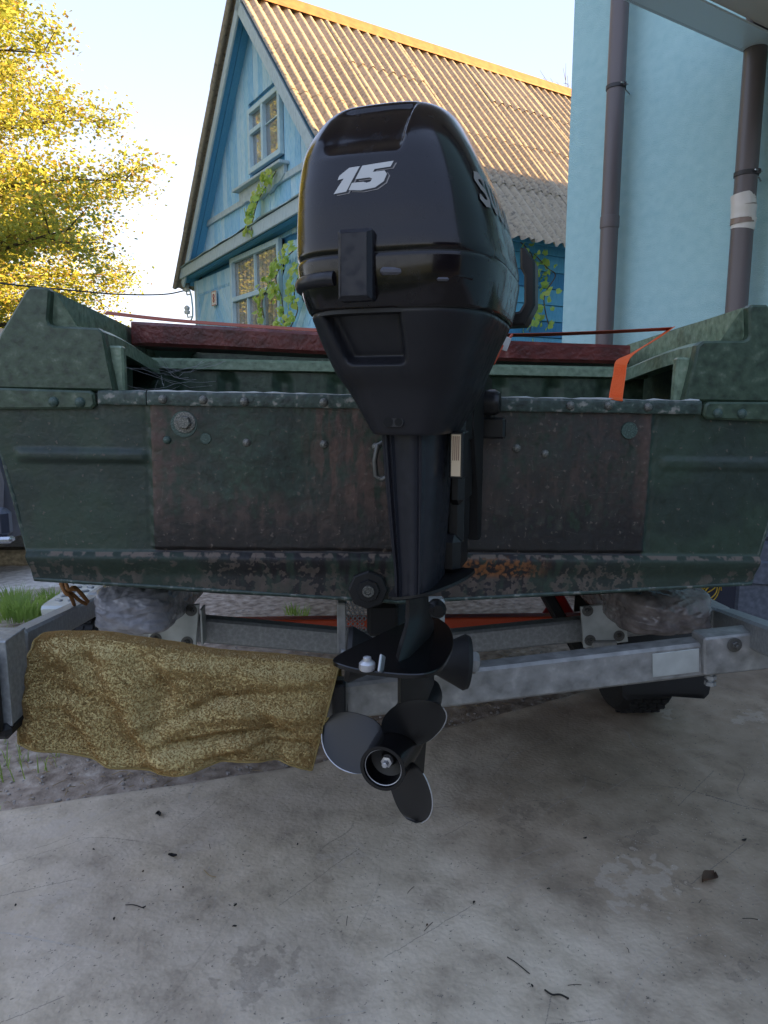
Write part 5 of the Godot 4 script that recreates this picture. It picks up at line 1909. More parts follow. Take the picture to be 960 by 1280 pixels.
		for k in 56:
			var a := TAU * k / 56
			var o := c + Vector3(0, cos(a), sin(a)) * 0.2225 * k0
			for q in [-0.042, -0.014, 0.014, 0.042]:
				g.box(o + Vector3(q + (0.004 if k % 2 else -0.004), 0, 0), Vector3(0.021, 0.008, 0.014), 0.0, Basis(Vector3.RIGHT, a))
		var tr := put("tread", g.mesh(0), M.tyre, wheel)
		tr.set_meta("kind", "stuff")
		g = Geo.new()
		g.lathe([Vector2(0.110, -0.060), Vector2(0.104, -0.05), Vector2(0.06, -0.01), Vector2(0.03, -0.02), Vector2(0.03, 0.02), Vector2(0.06, 0.01), Vector2(0.104, 0.05), Vector2(0.110, 0.060)], c, bx, 30)
		put("rim", g.mesh(40), M.zinc, wheel)
		# mudguard: on the left a flat step above the tyre, on the right a black guard bent down behind it
		g = Geo.new()
		var rings: Array = []
		var path: Array = [Vector2(-0.27, 0.26), Vector2(-0.22, 0.36), Vector2(-0.13, 0.425), Vector2(0.10, 0.425), Vector2(0.19, 0.37), Vector2(0.235, 0.27), Vector2(0.245, 0.165), Vector2(0.243, 0.150)]
		if s < 0: path = [Vector2(-0.17, 0.385), Vector2(-0.16, 0.402), Vector2(0.105, 0.404), Vector2(0.128, 0.402), Vector2(0.136, 0.394), Vector2(0.137, 0.38)]
		var hw := 0.13 if s > 0 else 0.175
		for k in path.size():
			var q: Vector2 = path[k]
			var ring := PackedVector3Array()
			var nar := 0.012 if k == path.size() - 1 or k == 0 else 0.0
			for e in [[-hw + nar, 0.0], [hw - nar, 0.0], [hw - nar, -0.004], [hw - 0.002 - nar, -0.02], [hw - 0.005 - nar, -0.02], [hw - 0.004 - nar, -0.004], [-hw + 0.004 + nar, -0.004], [-hw + 0.005 + nar, -0.02], [-hw + 0.002 + nar, -0.02], [-hw + nar, -0.004]]:
				ring.append(Vector3(c.x + (0.01 if s > 0 else 0.085) + e[0], q.y + e[1], c.z + q.x))
			rings.append(ring)
		g.loft(rings)
		var mg := put("mudguard", g.mesh(30), M.zinc_bright if s < 0 else M.rubber, t)
		if s < 0:
			g = Geo.new()      # pressed grips on the step
			for k in 5:
				for i in 8:
					g.box(Vector3(c.x - 0.06 + i * 0.04, 0.4055, c.z - 0.12 + k * 0.05), Vector3(0.026, 0.007, 0.012), 0.002, Basis(Vector3.UP, 0.6 if (k + i) % 2 else -0.6))
			put("step_grips", g.mesh(30), M.zinc, mg)
	# middle: keel roller on its post, winch plate of expanded metal, silver post
	g = Geo.new()
	var p0 := Vector3(-0.1086, 0.5672, 0.3956)
	var p1 := Vector3(-0.1073, 0.455, 0.5558)
	g.box((p0 + Vector3(p0.x, p1.y, p0.z)) / 2, Vector3(0.020, p0.y - p1.y, 0.03), 0.003)
	put("centre_post", g.mesh(30), M.zinc_worn, t)
	g = Geo.new()
	var sp := Vector3(0.061, 0.5607, 0.5282)
	g.box(sp + Vector3(0, -0.03, 0), Vector3(0.070, 0.16, 0.03), 0.004)
	var spost := put("centre_post", g.mesh(30), M.zinc_bright, t)
	g = Geo.new()
	g.box(Vector3(0.0484, 0.5992, 0.5576), Vector3(0.05, 0.018, 0.03), 0.004)
	g.lathe([Vector2(0.017, -0.02), Vector2(0.019, 0.0), Vector2(0.012, 0.012)], Vector3(0.0777, 0.596, 0.5589), Basis(Vector3.RIGHT, PI / 2), 14)
	put("clamp", g.mesh(30), M.black, spost)
	g = Geo.new()
	var ma := Vector3(-0.105, 0.466, 0.3357)
	var mb := Vector3(-0.0542, 0.5555, 0.338)
	var nx := 5
	var ny := 7
	for i in nx:
		for j in ny:
			var cx := lerpf(ma.x, mb.x, (i + 0.5 * (j % 2)) / nx)
			var cy := lerpf(ma.y, mb.y, (j + 0.5) / ny)
			var hw := (mb.x - ma.x) / nx / 2
			var hh := (mb.y - ma.y) / ny
			g.tube([Vector3(cx - hw, cy, ma.z), Vector3(cx - hw * 0.3, cy + hh * 0.45, ma.z + 0.002), Vector3(cx + hw * 0.3, cy + hh * 0.45, ma.z + 0.002), Vector3(cx + hw, cy, ma.z), Vector3(cx + hw * 0.3, cy - hh * 0.45, ma.z - 0.002), Vector3(cx - hw * 0.3, cy - hh * 0.45, ma.z - 0.002), Vector3(cx - hw, cy, ma.z)], 0.0016, 4)
	put("expanded_metal", g.mesh(30), M.zinc, t)
	g = Geo.new()
	g.box(Vector3(-0.0176, 0.5066, 0.3195), Vector3(0.07, 0.075, 0.05), 0.008)
	put("winch_body", g.mesh(30), M.rubber, t)
	# keel roller: a waisted rubber roller with flared ends, lying across
	g = Geo.new()
	var ra := Vector3(-0.0774, 0.5202, 0.5922)
	var rb2 := Vector3(0.1151, 0.5021, 0.5906)
	var rd := (rb2 - ra).normalized()
	var ry := rd
	var rxx := Vector3(0, 0, 1)
	var rz := rxx.cross(ry).normalized()
	var bs := Basis(rz.cross(ry) * -1.0, ry, rz)
	bs = Basis(Quaternion(Vector3.UP, ry))
	var L := ra.distance_to(rb2)
	g.lathe([Vector2(0.012, -0.022), Vector2(0.050, -0.020), Vector2(0.053, -0.012), Vector2(0.044, 0.006), Vector2(0.028, 0.04), Vector2(0.024, L * 0.5), Vector2(0.028, L - 0.04), Vector2(0.044, L - 0.006), Vector2(0.053, L + 0.012), Vector2(0.050, L + 0.020), Vector2(0.012, L + 0.022)], ra, bs, 32)
	var roller := put("keel_roller", g.mesh(40), M.rubber, t)
	g = Geo.new()
	g.lathe([Vector2(0.022, L + 0.022), Vector2(0.022, L + 0.034), Vector2(0.018, L + 0.040)], ra, bs, 6)
	put("axle_nut", g.mesh(25), M.zinc_worn, roller)
	g = Geo.new()
	g.tube([ra - rd * 0.03, rb2 + rd * 0.03], 0.008, 10)
	put("roller_pin", g.mesh(30), M.zinc, roller)
	g = Geo.new()
	var hk := Vector3(-0.1102, 0.4796, 0.5557)
	g.tube([hk, hk + Vector3(0.022, 0.024, 0), hk + Vector3(0.026, 0.02, 0), hk + Vector3(0.028, -0.01, 0)], 0.003, 8)
	put("wire_hook", g.mesh(60), M.zinc, t)
	g = Geo.new()
	g.box(Vector3(-0.1127, 0.4009, 0.5456), Vector3(0.026, 0.09, 0.03), 0.004)
	put("beam_end_rubber", g.mesh(30), M.rubber, t)
	# rear lamp at the left end of the crossbeam
	g = Geo.new()
	var la := Vector3(-0.695, 0.5486, 0.7804)
	g.box(la + Vector3(0, 0, 0), Vector3(0.125, 0.142, 0.004), 0.001)
	g.box(la + Vector3(0.058, 0.0, -0.035), Vector3(0.005, 0.142, 0.07), 0.001)
	g.box(la + Vector3(0, 0.070, -0.035), Vector3(0.125, 0.004, 0.07), 0.001)
	var lamp := put("rear_lamp", g.mesh(30), M.zinc, t)
	g = Geo.new()
	g.box(la + Vector3(0.010, -0.012, 0.018), Vector3(0.085, 0.135, 0.034), 0.008)
	g.box(la + Vector3(0.020, -0.078, -0.03), Vector3(0.085, 0.026, 0.085), 0.008)
	put("lamp_body", g.mesh(30), M.rubber, lamp)
	g = Geo.new()
	g.box(la + Vector3(0.006, -0.008, 0.036), Vector3(0.070, 0.110, 0.010), 0.004)
	put("lens", g.mesh(30), M.lamp_red, lamp)
	# red reflector and a black strut further forward
	g = Geo.new()
	var rc := Vector3(0.6579, 0.249, -0.5718)
	g.prism(PackedVector2Array([Vector2(rc.x - 0.085, rc.y - 0.05), Vector2(rc.x + 0.075, rc.y - 0.05), Vector2(rc.x - 0.005, rc.y + 0.085)]), rc.z - 0.008, rc.z, 0.004)
	put("triangular_reflector", g.mesh(25), M.red_plastic, t)
	g = Geo.new()
	g.beam(Vector3(0.5968, 0.2363, -0.1241), Vector3(0.5027, 0.4153, -0.2283), 0.035, 0.04, 0.006, Vector3(0, 0.2, 1))
	put("strut", g.mesh(30), M.rubber, t)

func seg_dist(p: Vector2, a: Vector2, b: Vector2) -> float:
	var d := b - a
	var t := clampf((p - a).dot(d) / d.length_squared(), 0, 1)
	return p.distance_to(a + d * t)

func make_towel():
	rng.seed = 51
	var tw := thing("towel", "olive brown terry towel hung over the trailer's rear crossbeam", "towel", Vector3(-0.33, 0.5, -1.18))
	var org := Vector3(-0.33, 0.5, -1.18)
	var top: Array = [Vector3(-0.6121, 0.5815, -1.21), Vector3(-0.5436, 0.579, -1.23), Vector3(-0.4426, 0.5621, -1.24), Vector3(-0.3511, 0.5383, -1.26), Vector3(-0.2268, 0.5094, -1.3), Vector3(-0.089, 0.4812, -1.34)]
	var bot: Array = [Vector3(-0.6006, 0.4391, -1.13), Vector3(-0.5118, 0.4088, -1.15), Vector3(-0.4041, 0.3703, -1.17), Vector3(-0.2854, 0.3679, -1.2), Vector3(-0.2103, 0.3589, -1.22), Vector3(-0.1325, 0.3272, -1.25)]
	var n := noise(0.05, 3, 401)
	var folds := [[0.13, 0.0, 0.52, 1.05, 0.075, 0.016], [0.30, 0.05, 0.42, 0.62, 0.07, 0.016], [0.24, 0.15, 0.40, 0.95, 0.05, -0.015],
		[0.43, 0.66, 0.66, 0.40, 0.028, -0.010], [0.66, 0.40, 0.92, 0.22, 0.04, -0.008], [0.48, 0.30, 0.43, 0.66, 0.05, -0.014], [0.52, 0.10, 0.90, 0.16, 0.07, 0.010],
		[0.50, 0.62, 0.92, 0.48, 0.06, 0.011], [0.44, 0.80, 0.88, 0.70, 0.03, -0.009], [0.40, 0.92, 0.70, 0.86, 0.05, 0.012], [0.60, 0.95, 0.95, 0.78, 0.035, -0.008],
		[0.02, 0.2, 0.10, 1.0, 0.06, 0.008], [0.80, 0.55, 0.84, 1.0, 0.05, -0.008], [0.20, 0.55, 0.30, 1.0, 0.05, 0.009], [0.55, 0.72, 0.72, 0.66, 0.025, 0.007]]
	var along := func(list: Array, s: float) -> Vector3:
		var k: int = min(int(s * (list.size() - 1)), list.size() - 2)
		var f: float = s * (list.size() - 1) - k
		var p0: Vector3 = list[max(k - 1, 0)]
		var p3: Vector3 = list[min(k + 2, list.size() - 1)]
		return (list[k] as Vector3).cubic_interpolate(list[k + 1], p0, p3, f)
	var f := func(s: float, t: float) -> Vector3:
		# t below 0 is the part that lies over the beam and hangs behind
		var a: Vector3 = along.call(top, s)
		var b: Vector3 = along.call(bot, s)
		if t < 0.0:
			var q: float = -t
			var over: float = min(q / 0.35, 1.0)
			return a + Vector3(0, 0.003 * sin(over * PI) - 0.016 * over * over - maxf(0.0, q - 0.35) * 0.22 + n.get_noise_2d(s * 90, q * 60) * 0.003, -0.075 * over) - org
		var p := a.lerp(b, t)
		p.z += 0.020 * sin(min(t * 3.0, 1.0) * PI / 2)
		var z := 0.0
		for w in folds:
			var d: float = seg_dist(Vector2(s, t * 0.55), Vector2(w[0], w[1] * 0.55), Vector2(w[2], w[3] * 0.55)) / (w[4] * 0.8)
			z += w[5] * exp(-d * d)
		z += n.get_noise_2d(s * 90, t * 55) * 0.007 + n.get_noise_2d(s * 260 + 90, t * 150) * 0.0010
		p.z += z * sm(0.0, 0.12, t) * 1.6
		p.y += z * 0.12
		return p - org
	var cloth := grid(210, 150, func(s, t): return f.call(s, lerpf(-1.0, 1.0, t)), null, true)
	put("cloth", cloth, M.towel, tw)
	# terry loops standing out of the cloth
	var tuft := Geo.new()
	for k in 3:
		var a := TAU * k / 3
		var d := Vector3(cos(a), 0, sin(a))
		var e := Vector3(-sin(a), 0, cos(a)) * 0.28
		tuft.tri(d * 0.1 - e, d * 0.1 + e, d * 0.55 + Vector3(0, 1.0, 0))
		tuft.tri(d * 0.1 + e, d * 0.1 - e, d * 0.55 + Vector3(0, 1.0, 0))
	var mm := MultiMesh.new()
	mm.transform_format = MultiMesh.TRANSFORM_3D
	mm.use_colors = true
	mm.mesh = tuft.mesh(0)
	var tfs: Array = []
	var cols: Array = []
	var nn := noise(0.9, 2, 402)
	for k in 60000:
		var s := rng.randf_range(0.004, 0.996)
		var t := rng.randf_range(-0.3, 0.998)
		var p: Vector3 = f.call(s, t)
		var du: Vector3 = f.call(s + 0.004, t) - p
		var dv: Vector3 = f.call(s, t + 0.008) - p
		var nor := dv.cross(du).normalized()
		if t >= 0.0 and nor.z < 0: nor = -nor
		if t < 0.0 and nor.y < 0: nor = -nor
		var y := (nor + Vector3(rng.randf_range(-0.5, 0.5), rng.randf_range(-0.6, 0.3), rng.randf_range(-0.4, 0.4))).normalized()
		var x := y.cross(Vector3(0.3, 0.2, 1)).normalized()
		var sz := rng.randf_range(0.0014, 0.0026)
		tfs.append(Transform3D(Basis(x, y, x.cross(y)).scaled_local(Vector3(sz, sz, sz)), p))
		var v := rng.randf_range(0.82, 1.18)
		cols.append(Color(0.60 * v, 0.425 * v, 0.185 * v))
	mm.instance_count = tfs.size()
	for k in tfs.size():
		mm.set_instance_transform(k, tfs[k])
		mm.set_instance_color(k, cols[k])
	var mi := MultiMeshInstance3D.new()
	mi.name = "terry_loops"
	mi.multimesh = mm
	var lm := mat(Color.WHITE, 0.95)
	lm.vertex_color_use_as_albedo = true
	mi.material_override = lm
	mi.set_meta("kind", "stuff")
	tw.add_child(mi)
	# woven hems
	var hem := Geo.new()
	for s in [0.0, 1.0]:
		var pts: Array = []
		for k in 40: pts.append(f.call(s, lerpf(-0.9, 1.0, k / 39.0)) + Vector3(0, 0, 0.0005))
		hem.tube(pts, 0.0022, 6)
	var pb: Array = []
	for k in 70: pb.append(f.call(k / 69.0, 1.0))
	hem.tube(pb, 0.0020, 6)
	put("hem", hem.mesh(60), M.hem, tw)

func ribbon(pts: Array, sides: Array, w: Array, thick := 0.0013) -> Geo:
	var g := Geo.new()
	var rings: Array = []
	for k in pts.size():
		var d: Vector3 = (pts[min(k + 1, pts.size() - 1)] - pts[max(k - 1, 0)]).normalized()
		var x: Vector3 = (sides[k] - d * (sides[k] as Vector3).dot(d)).normalized()
		var y := d.cross(x)
		var ring := PackedVector3Array()
		for q in [[-1, -1], [1, -1], [1, 1], [-1, 1]]: ring.append(pts[k] + x * (w[k] * 0.5 * q[0]) + y * (thick * 0.5 * q[1]))
		rings.append(ring)
	g.loft(rings)
	return g

func smooth_path(pts: Array, per := 6) -> Array:
	var r: Array = []
	for k in pts.size() - 1:
		var a: Vector3 = pts[max(k - 1, 0)]
		var d: Vector3 = pts[min(k + 2, pts.size() - 1)]
		for i in per: r.append((pts[k] as Vector3).cubic_interpolate(pts[k + 1], a, d, i / float(per)))
	r.append(pts[pts.size() - 1])
	return r

func make_strap():
	var s := thing("tie_down_strap", "orange webbing strap from the boat's right gunwale across behind the motor", "strap")
	# across the boat
	var a: Array = [Vector3(-0.6113, 1.1847, -1.63), Vector3(-0.4338, 1.1669, -1.64), Vector3(-0.1419, 1.148, -1.64), Vector3(0.0706, 1.1385, -1.63), Vector3(0.2841, 1.1376, -1.64), Vector3(0.4756, 1.1472, -1.69), Vector3(0.6755, 1.1611, -1.745)]
	var pts := smooth_path(a, 6)
	var sides: Array = []
	var ws: Array = []
	for k in pts.size():
		var f := k / float(pts.size() - 1)
		sides.append(Vector3(0, 0.45, -1).lerp(Vector3(0, 0.28, 1), sm(0.3, 0.6, f)))
		ws.append(0.019)
	put("webbing", ribbon(pts, sides, ws).mesh(50), M.strap_dull, s)
	# from the gunwale down over the side deck to the transom
	var b: Array = [Vector3(0.6755, 1.1611, -1.745), Vector3(0.6228, 1.1319, -1.7), Vector3(0.563, 1.1032, -1.645), Vector3(0.5191, 1.0799, -1.6), Vector3(0.4945, 1.0456, -1.54), Vector3(0.4596, 1.0054, -1.445), Vector3(0.4537, 0.9961, -1.425)]
	pts = smooth_path(b, 6)
	sides = []
	ws = []
	for k in pts.size():
		var f := k / float(pts.size() - 1)
		sides.append(Vector3(0.35, 0.25, 0.9).lerp(Vector3(1.0, -0.1, 0.12), sm(0.3, 0.62, f)))
		ws.append(0.026)
	var low := put("webbing", ribbon(pts, sides, ws).mesh(50), M.orange_strap, s)
	var g := Geo.new()     # woven ribs of the near run
	for k in range(20, pts.size() - 1):
		for q in 3:
			var p: Vector3 = (pts[k] as Vector3).lerp(pts[k + 1], q / 3.0)
			var d: Vector3 = (pts[k + 1] - pts[k]).normalized()
			var x: Vector3 = (sides[k] - d * (sides[k] as Vector3).dot(d)).normalized()
			g.box(p, Vector3(0.0225, 0.0012, 0.0024), 0.0, Basis(x, d, x.cross(d)))
	var ribs := put("woven_ribs", g.mesh(0), M.orange_strap, low)
	ribs.set_meta("kind", "stuff")
	g = Geo.new()
	g.box(Vector3(0.2441, 1.11, -1.5), Vector3(0.022, 0.028, 0.004), 0.001, Basis(Vector3(0, 0, 1), -0.35))
	put("white_tag", g.mesh(30), M.white_plate, s)
	g = Geo.new()
	g.tube([Vector3(0.2685, 1.1301, -1.55), Vector3(0.2409, 1.1052, -1.5), Vector3(0.2179, 1.0667, -1.46)], 0.003, 6)
	put("red_cord", g.mesh(50), M.orange, s)

func make_rope():
	rng.seed = 61
	var r := thing("rope", "frayed brown rope tied under the boat's left stern corner", "rope")
	for k in 4:
		var g := Geo.new()
		var a: Array = []
		match k:
			0: a = [Vector3(-0.689, 0.6097, -1.5), Vector3(-0.6868, 0.5921, -1.5), Vector3(-0.6746, 0.5822, -1.51), Vector3(-0.6714, 0.5575, -1.54), Vector3(-0.6663, 0.5444, -1.56)]
			1: a = [Vector3(-0.682, 0.6115, -1.5), Vector3(-0.6719, 0.5965, -1.49), Vector3(-0.664, 0.5991, -1.5), Vector3(-0.6599, 0.5794, -1.52), Vector3(-0.6624, 0.5499, -1.56)]
			2: a = [Vector3(-0.6926, 0.6079, -1.5), Vector3(-0.6792, 0.5895, -1.49), Vector3(-0.6739, 0.5797, -1.5), Vector3(-0.6889, 0.5454, -1.55)]
			3: a = [Vector3(-0.6754, 0.5948, -1.49), Vector3(-0.6592, 0.5938, -1.5), Vector3(-0.6604, 0.5648, -1.54)]
		g.tube(smooth_path(a, 5), 0.0042, 7)
		put("strand", g.mesh(60), M.rope, r)

# ------------------------------------------------------------------ plants
func make_tree(at: Vector3, height: float, base_r: float, leaves: int, sd: int, label: String, lean: float):
	rng.seed = sd
	var t := thing("tree", label, "tree", at, 0.0, "trees by the yard")
	var n := noise(0.35, 3, sd)
	# crown outline: radius at each height
	var rad := func(y: float) -> float:
		var f := clampf((y - 1.2) / (height - 1.2), 0.0, 1.0)
		return base_r * (sm(0.0, 0.10, f) * 0.35 + 0.65 * sm(0.0, 0.2, f)) * pow(max(0.0, 1.0 - f), 0.62)
	var wood := Geo.new()
	var tips: Array = []
	var trunk: Array = []
	var tr: Array = []
	for k in 12:
		var f := k / 11.0
		trunk.append(Vector3(sin(f * 4.0) * 0.12 + lean * f, height * 0.93 * f, cos(f * 3.0) * 0.1))
		tr.append(lerpf(0.20, 0.015, pow(f, 0.8)))
	wood.tube(trunk, tr, 10)
	put("trunk", wood.mesh(60), M.bark, t)
	wood = Geo.new()
	for k in 120:
		var f := 0.12 + 0.85 * (k + rng.randf()) / 120.0
		var o: Vector3 = (trunk[int(f * 11)] as Vector3).lerp(trunk[min(int(f * 11) + 1, 11)], fmod(f * 11, 1.0))
		var a := k * 2.4 + rng.randf_range(-0.4, 0.4)
		var reach: float = rad.call(o.y + 0.9) * rng.randf_range(0.75, 1.03)
		var d := Vector3(cos(a), 0, sin(a))
		var pts: Array = []
		var rr: Array = []
		for i in 8:
			var q := i / 7.0
			pts.append(o + d * reach * q + Vector3(n.get_noise_2d(k * 10, i) * 0.5 * q, reach * (0.38 * q - 0.16 * q * q), n.get_noise_2d(k * 10 + 50, i) * 0.5 * q))
			rr.append(lerpf(0.05 + 0.04 * (1.0 - f), 0.006, q))
		wood.tube(pts, rr, 6, false)
		for i in 16:
			var q := 0.18 + 0.82 * (i + rng.randf()) / 16.0
			var b: Vector3 = (pts[int(q * 6.99)] as Vector3).lerp(pts[min(int(q * 6.99) + 1, 7)], fmod(q * 6.99, 1.0))
			var d2 := (d * 0.5 + Vector3(rng.randf_range(-1, 1), rng.randf_range(-0.5, 0.9), rng.randf_range(-1, 1))).normalized()
			var l2 := rng.randf_range(0.4, 1.15) * (1.15 - 0.5 * q)
			var m := b + d2 * l2 * 0.5 + Vector3(0, 0.05, 0)
			var e := b + d2 * l2 + Vector3(0, rng.randf_range(-0.1, 0.12), 0)
			wood.tube([b, m, e], [0.012, 0.008, 0.003], 4, false)
			tips.append([b, m, e])
	put("branches", wood.mesh(60), M.bark, t)
	# leaves: small folded blades gathered on the twigs
	var lf := Geo.new()
	var a0 := Vector3(0, 0, 0)
	var tip := Vector3(0, 0.02, 1.0)
	var l1 := Vector3(-0.34, 0.10, 0.45)
	var r1 := Vector3(0.34, 0.10, 0.45)
	lf.tri(a0, tip, l1); lf.tri(a0, r1, tip)
	var mm := MultiMesh.new()
	mm.transform_format = MultiMesh.TRANSFORM_3D
	mm.use_colors = true
	mm.mesh = lf.mesh(0)
	mm.instance_count = leaves
	for k in leaves:
		var tw: Array = tips[rng.randi() % tips.size()]
		var q := rng.randf()
		var p: Vector3 = (tw[0] as Vector3).lerp(tw[1], q * 2.0) if q < 0.35 else (tw[1] as Vector3).lerp(tw[2], (q - 0.35) / 0.65 * 1.05)
		p += Vector3(rng.randfn(), rng.randfn() * 0.8, rng.randfn()) * 0.19
		var s := rng.randf_range(0.050, 0.095)
		var y := Vector3(rng.randf_range(-0.7, 0.7), rng.randf_range(0.2, 1.0), rng.randf_range(-0.7, 0.7)).normalized()
		var x := y.cross(Vector3(rng.randf_range(-1, 1), rng.randf_range(-0.4, 0.4), rng.randf_range(-1, 1))).normalized()
		mm.set_instance_transform(k, Transform3D(Basis(x, y, x.cross(y)).scaled_local(Vector3(s, s, s)), p))
		var w := rng.randf()
		var v := rng.randf_range(0.75, 1.2)
		var c := Color(0.47, 0.44, 0.07).lerp(Color(0.33, 0.40, 0.07), w)
		if rng.randf() < 0.12: c = Color(0.42, 0.28, 0.07)
		mm.set_instance_color(k, Color(c.r * v, c.g * v, c.b * v))
	var mi := MultiMeshInstance3D.new()
	mi.name = "crown"
	mi.multimesh = mm
	mi.material_override = M.leaf
	mi.set_meta("kind", "stuff")
	t.add_child(mi)

func vine_leaf(sd: int) -> ArrayMesh:
	var r := RandomNumberGenerator.new()
	r.seed = sd
	var g := Geo.new()
	var ring: Array = []
	for k in 15:
		var a := -PI / 2 + 0.25 + (TAU - 0.5) * k / 14.0
		var lobe := 0.72 + 0.28 * absf(cos(2.5 * (a - PI / 2))) + r.randf_range(-0.06, 0.06)
		ring.append(Vector3(cos(a) * 0.5 * lobe, sin(a) * 0.5 * lobe + 0.2, 0.10 * cos(a * 2.0) + r.randf_range(-0.03, 0.03)))
	for k in 14: g.tri(Vector3(0, 0.05, 0.09), ring[k], ring[k + 1])
	return g.mesh(20)

func make_vine(label: String, at: Vector3, turn: float, runs: Array, sd: int, per: float, reach: float):
	rng.seed = sd
	var v := thing("grape_vine", label, "vine", at, turn)
	var shapes: Array = []
	for k in 4: shapes.append(vine_leaf(sd + k))
	var count := 0
	for run in runs:
		var pts := smooth_path(run, 8)
		var g := Geo.new()
		g.tube(pts, 0.007, 5)
		var stem := put("stem", g.mesh(60), M.stem, v)
		for k in pts.size() - 1:
			var p0: Vector3 = pts[k]
			var p1: Vector3 = pts[k + 1]
			var m := int(p0.distance_to(p1) * per + rng.randf())
			for q in m:
				count += 1
				if count > 280: break
				var o := put("leaf", shapes[rng.randi() % 4], M.vine if rng.randf() < 0.6 else M.vine2, stem)
				var p := p0.lerp(p1, rng.randf()) + Vector3(rng.randf_range(-reach, reach), rng.randf_range(-reach, reach), rng.randf_range(0.02, 0.09))
				var s := rng.randf_range(0.06, 0.115)
				o.transform = Transform3D(Basis.from_euler(Vector3(rng.randf_range(-0.9, 0.3), rng.randf_range(-0.9, 0.9), PI + rng.randf_range(-0.9, 0.9))).scaled_local(Vector3(s, s, s)), p)

func make_vines():
	var h := Vector3(-3.39, 0, -12.1)
	make_vine("grape vine climbing the blue gable beside the front window", h, -57.5, [
		[Vector3(3.9944, 1.8194, -0.08), Vector3(3.9227, 2.176, -0.08), Vector3(3.8196, 2.4074, -0.06), Vector3(4.098, 2.5742, -0.05), Vector3(4.5217, 2.6502, -0.02)],
		[Vector3(4.126, 1.7908, -0.08), Vector3(4.3899, 1.9817, -0.06), Vector3(4.2736, 2.1898, -0.08), Vector3(4.511, 2.4257, -0.05)],
		[Vector3(3.3398, 1.9896, -0.1), Vector3(3.3501, 2.2016, -0.08), Vector3(3.609, 2.3996, -0.08)],
		[Vector3(3.4136, 3.0125, 0.07), Vector3(3.1509, 3.3294, -0.1), Vector3(3.2676, 3.4784, -0.13), Vector3(3.6366, 3.5846, -0.12), Vector3(3.7552, 3.6361, -0.12)]], 71, 52.0, 0.10)
	make_vine("grape vine hanging on the blue side wall under the eave", h, -57.5, [
		[Vector3(5.62, 2.7594, -2.2761), Vector3(5.64, 2.6327, -2.436), Vector3(5.64, 2.4029, -2.5474), Vector3(5.64, 2.0848, -2.5108), Vector3(5.64, 1.7631, -2.4484)],
		[Vector3(5.64, 2.6377, -2.4861), Vector3(5.66, 2.5015, -2.6771), Vector3(5.66, 2.4231, -2.8117), Vector3(5.66, 2.1642, -2.6417), Vector3(5.66, 1.84, -2.7359)]], 72, 40.0, 0.16)

func make_bare_shrub():
	rng.seed = 73
	var t := thing("bare_shrub", "bare twiggy treetop showing over the slate roof beside the turquoise wall", "shrub", Vector3(4.6, 0, -19.0))
	var g := Geo.new()
	g.tube([Vector3.ZERO, Vector3(0.1, 4.0, 0), Vector3(-0.05, 7.4, 0)], [0.07, 0.05, 0.02], 6)
	for k in 26:
		var y := rng.randf_range(5.4, 9.0)
		var b := Vector3(rng.randf_range(-0.25, 0.25), min(y, 7.3), rng.randf_range(-0.2, 0.2))
		var d := Vector3(rng.randf_range(-0.8, 0.8), rng.randf_range(0.7, 1.6), rng.randf_range(-0.5, 0.5))
		g.tube([b, b + d * 0.5 + Vector3(rng.randf_range(-0.1, 0.1), 0, 0), b + d], [0.014, 0.009, 0.004], 4, false)
		for q in 4:
			var c := b + d * rng.randf_range(0.4, 1.0)
			g.tube([c, c + Vector3(rng.randf_range(-0.3, 0.3), rng.randf_range(0.1, 0.45), rng.randf_range(-0.2, 0.2))], [0.007, 0.003], 4, false)
	put("twigs", g.mesh(60), M.stem, t)

func grass_tuft(p: Vector3, r: float, h: float, count: int, label: String):
	var t := thing("grass_tuft", label, "grass", p, 0.0, "grass tufts in the yard")
	var g := Geo.new()
	for k in count:
		var a := rng.randf() * TAU
		var o := Vector3(cos(a), 0, sin(a)) * r * sqrt(rng.randf()) * 0.6
		var lean := Vector3(cos(a), 0, sin(a)) * rng.randf_range(0.1, 0.8) + Vector3(rng.randf_range(-0.3, 0.3), 0, rng.randf_range(-0.3, 0.3))
		var l := h * rng.randf_range(0.5, 1.1)
		var w := Vector3(-sin(a + 0.6), 0, cos(a + 0.6)) * 0.0022
		var q0 := o
		var q1 := o + Vector3(0, l * 0.55, 0) + lean * l * 0.25
		var q2 := o + Vector3(0, l * 0.9, 0) + lean * l * 0.75
		g.quad(q0 - w, q0 + w, q1 + w * 0.8, q1 - w * 0.8)
		g.tri(q1 - w * 0.8, q1 + w * 0.8, q2)
	put("blades", g.mesh(0), M.grass, t)

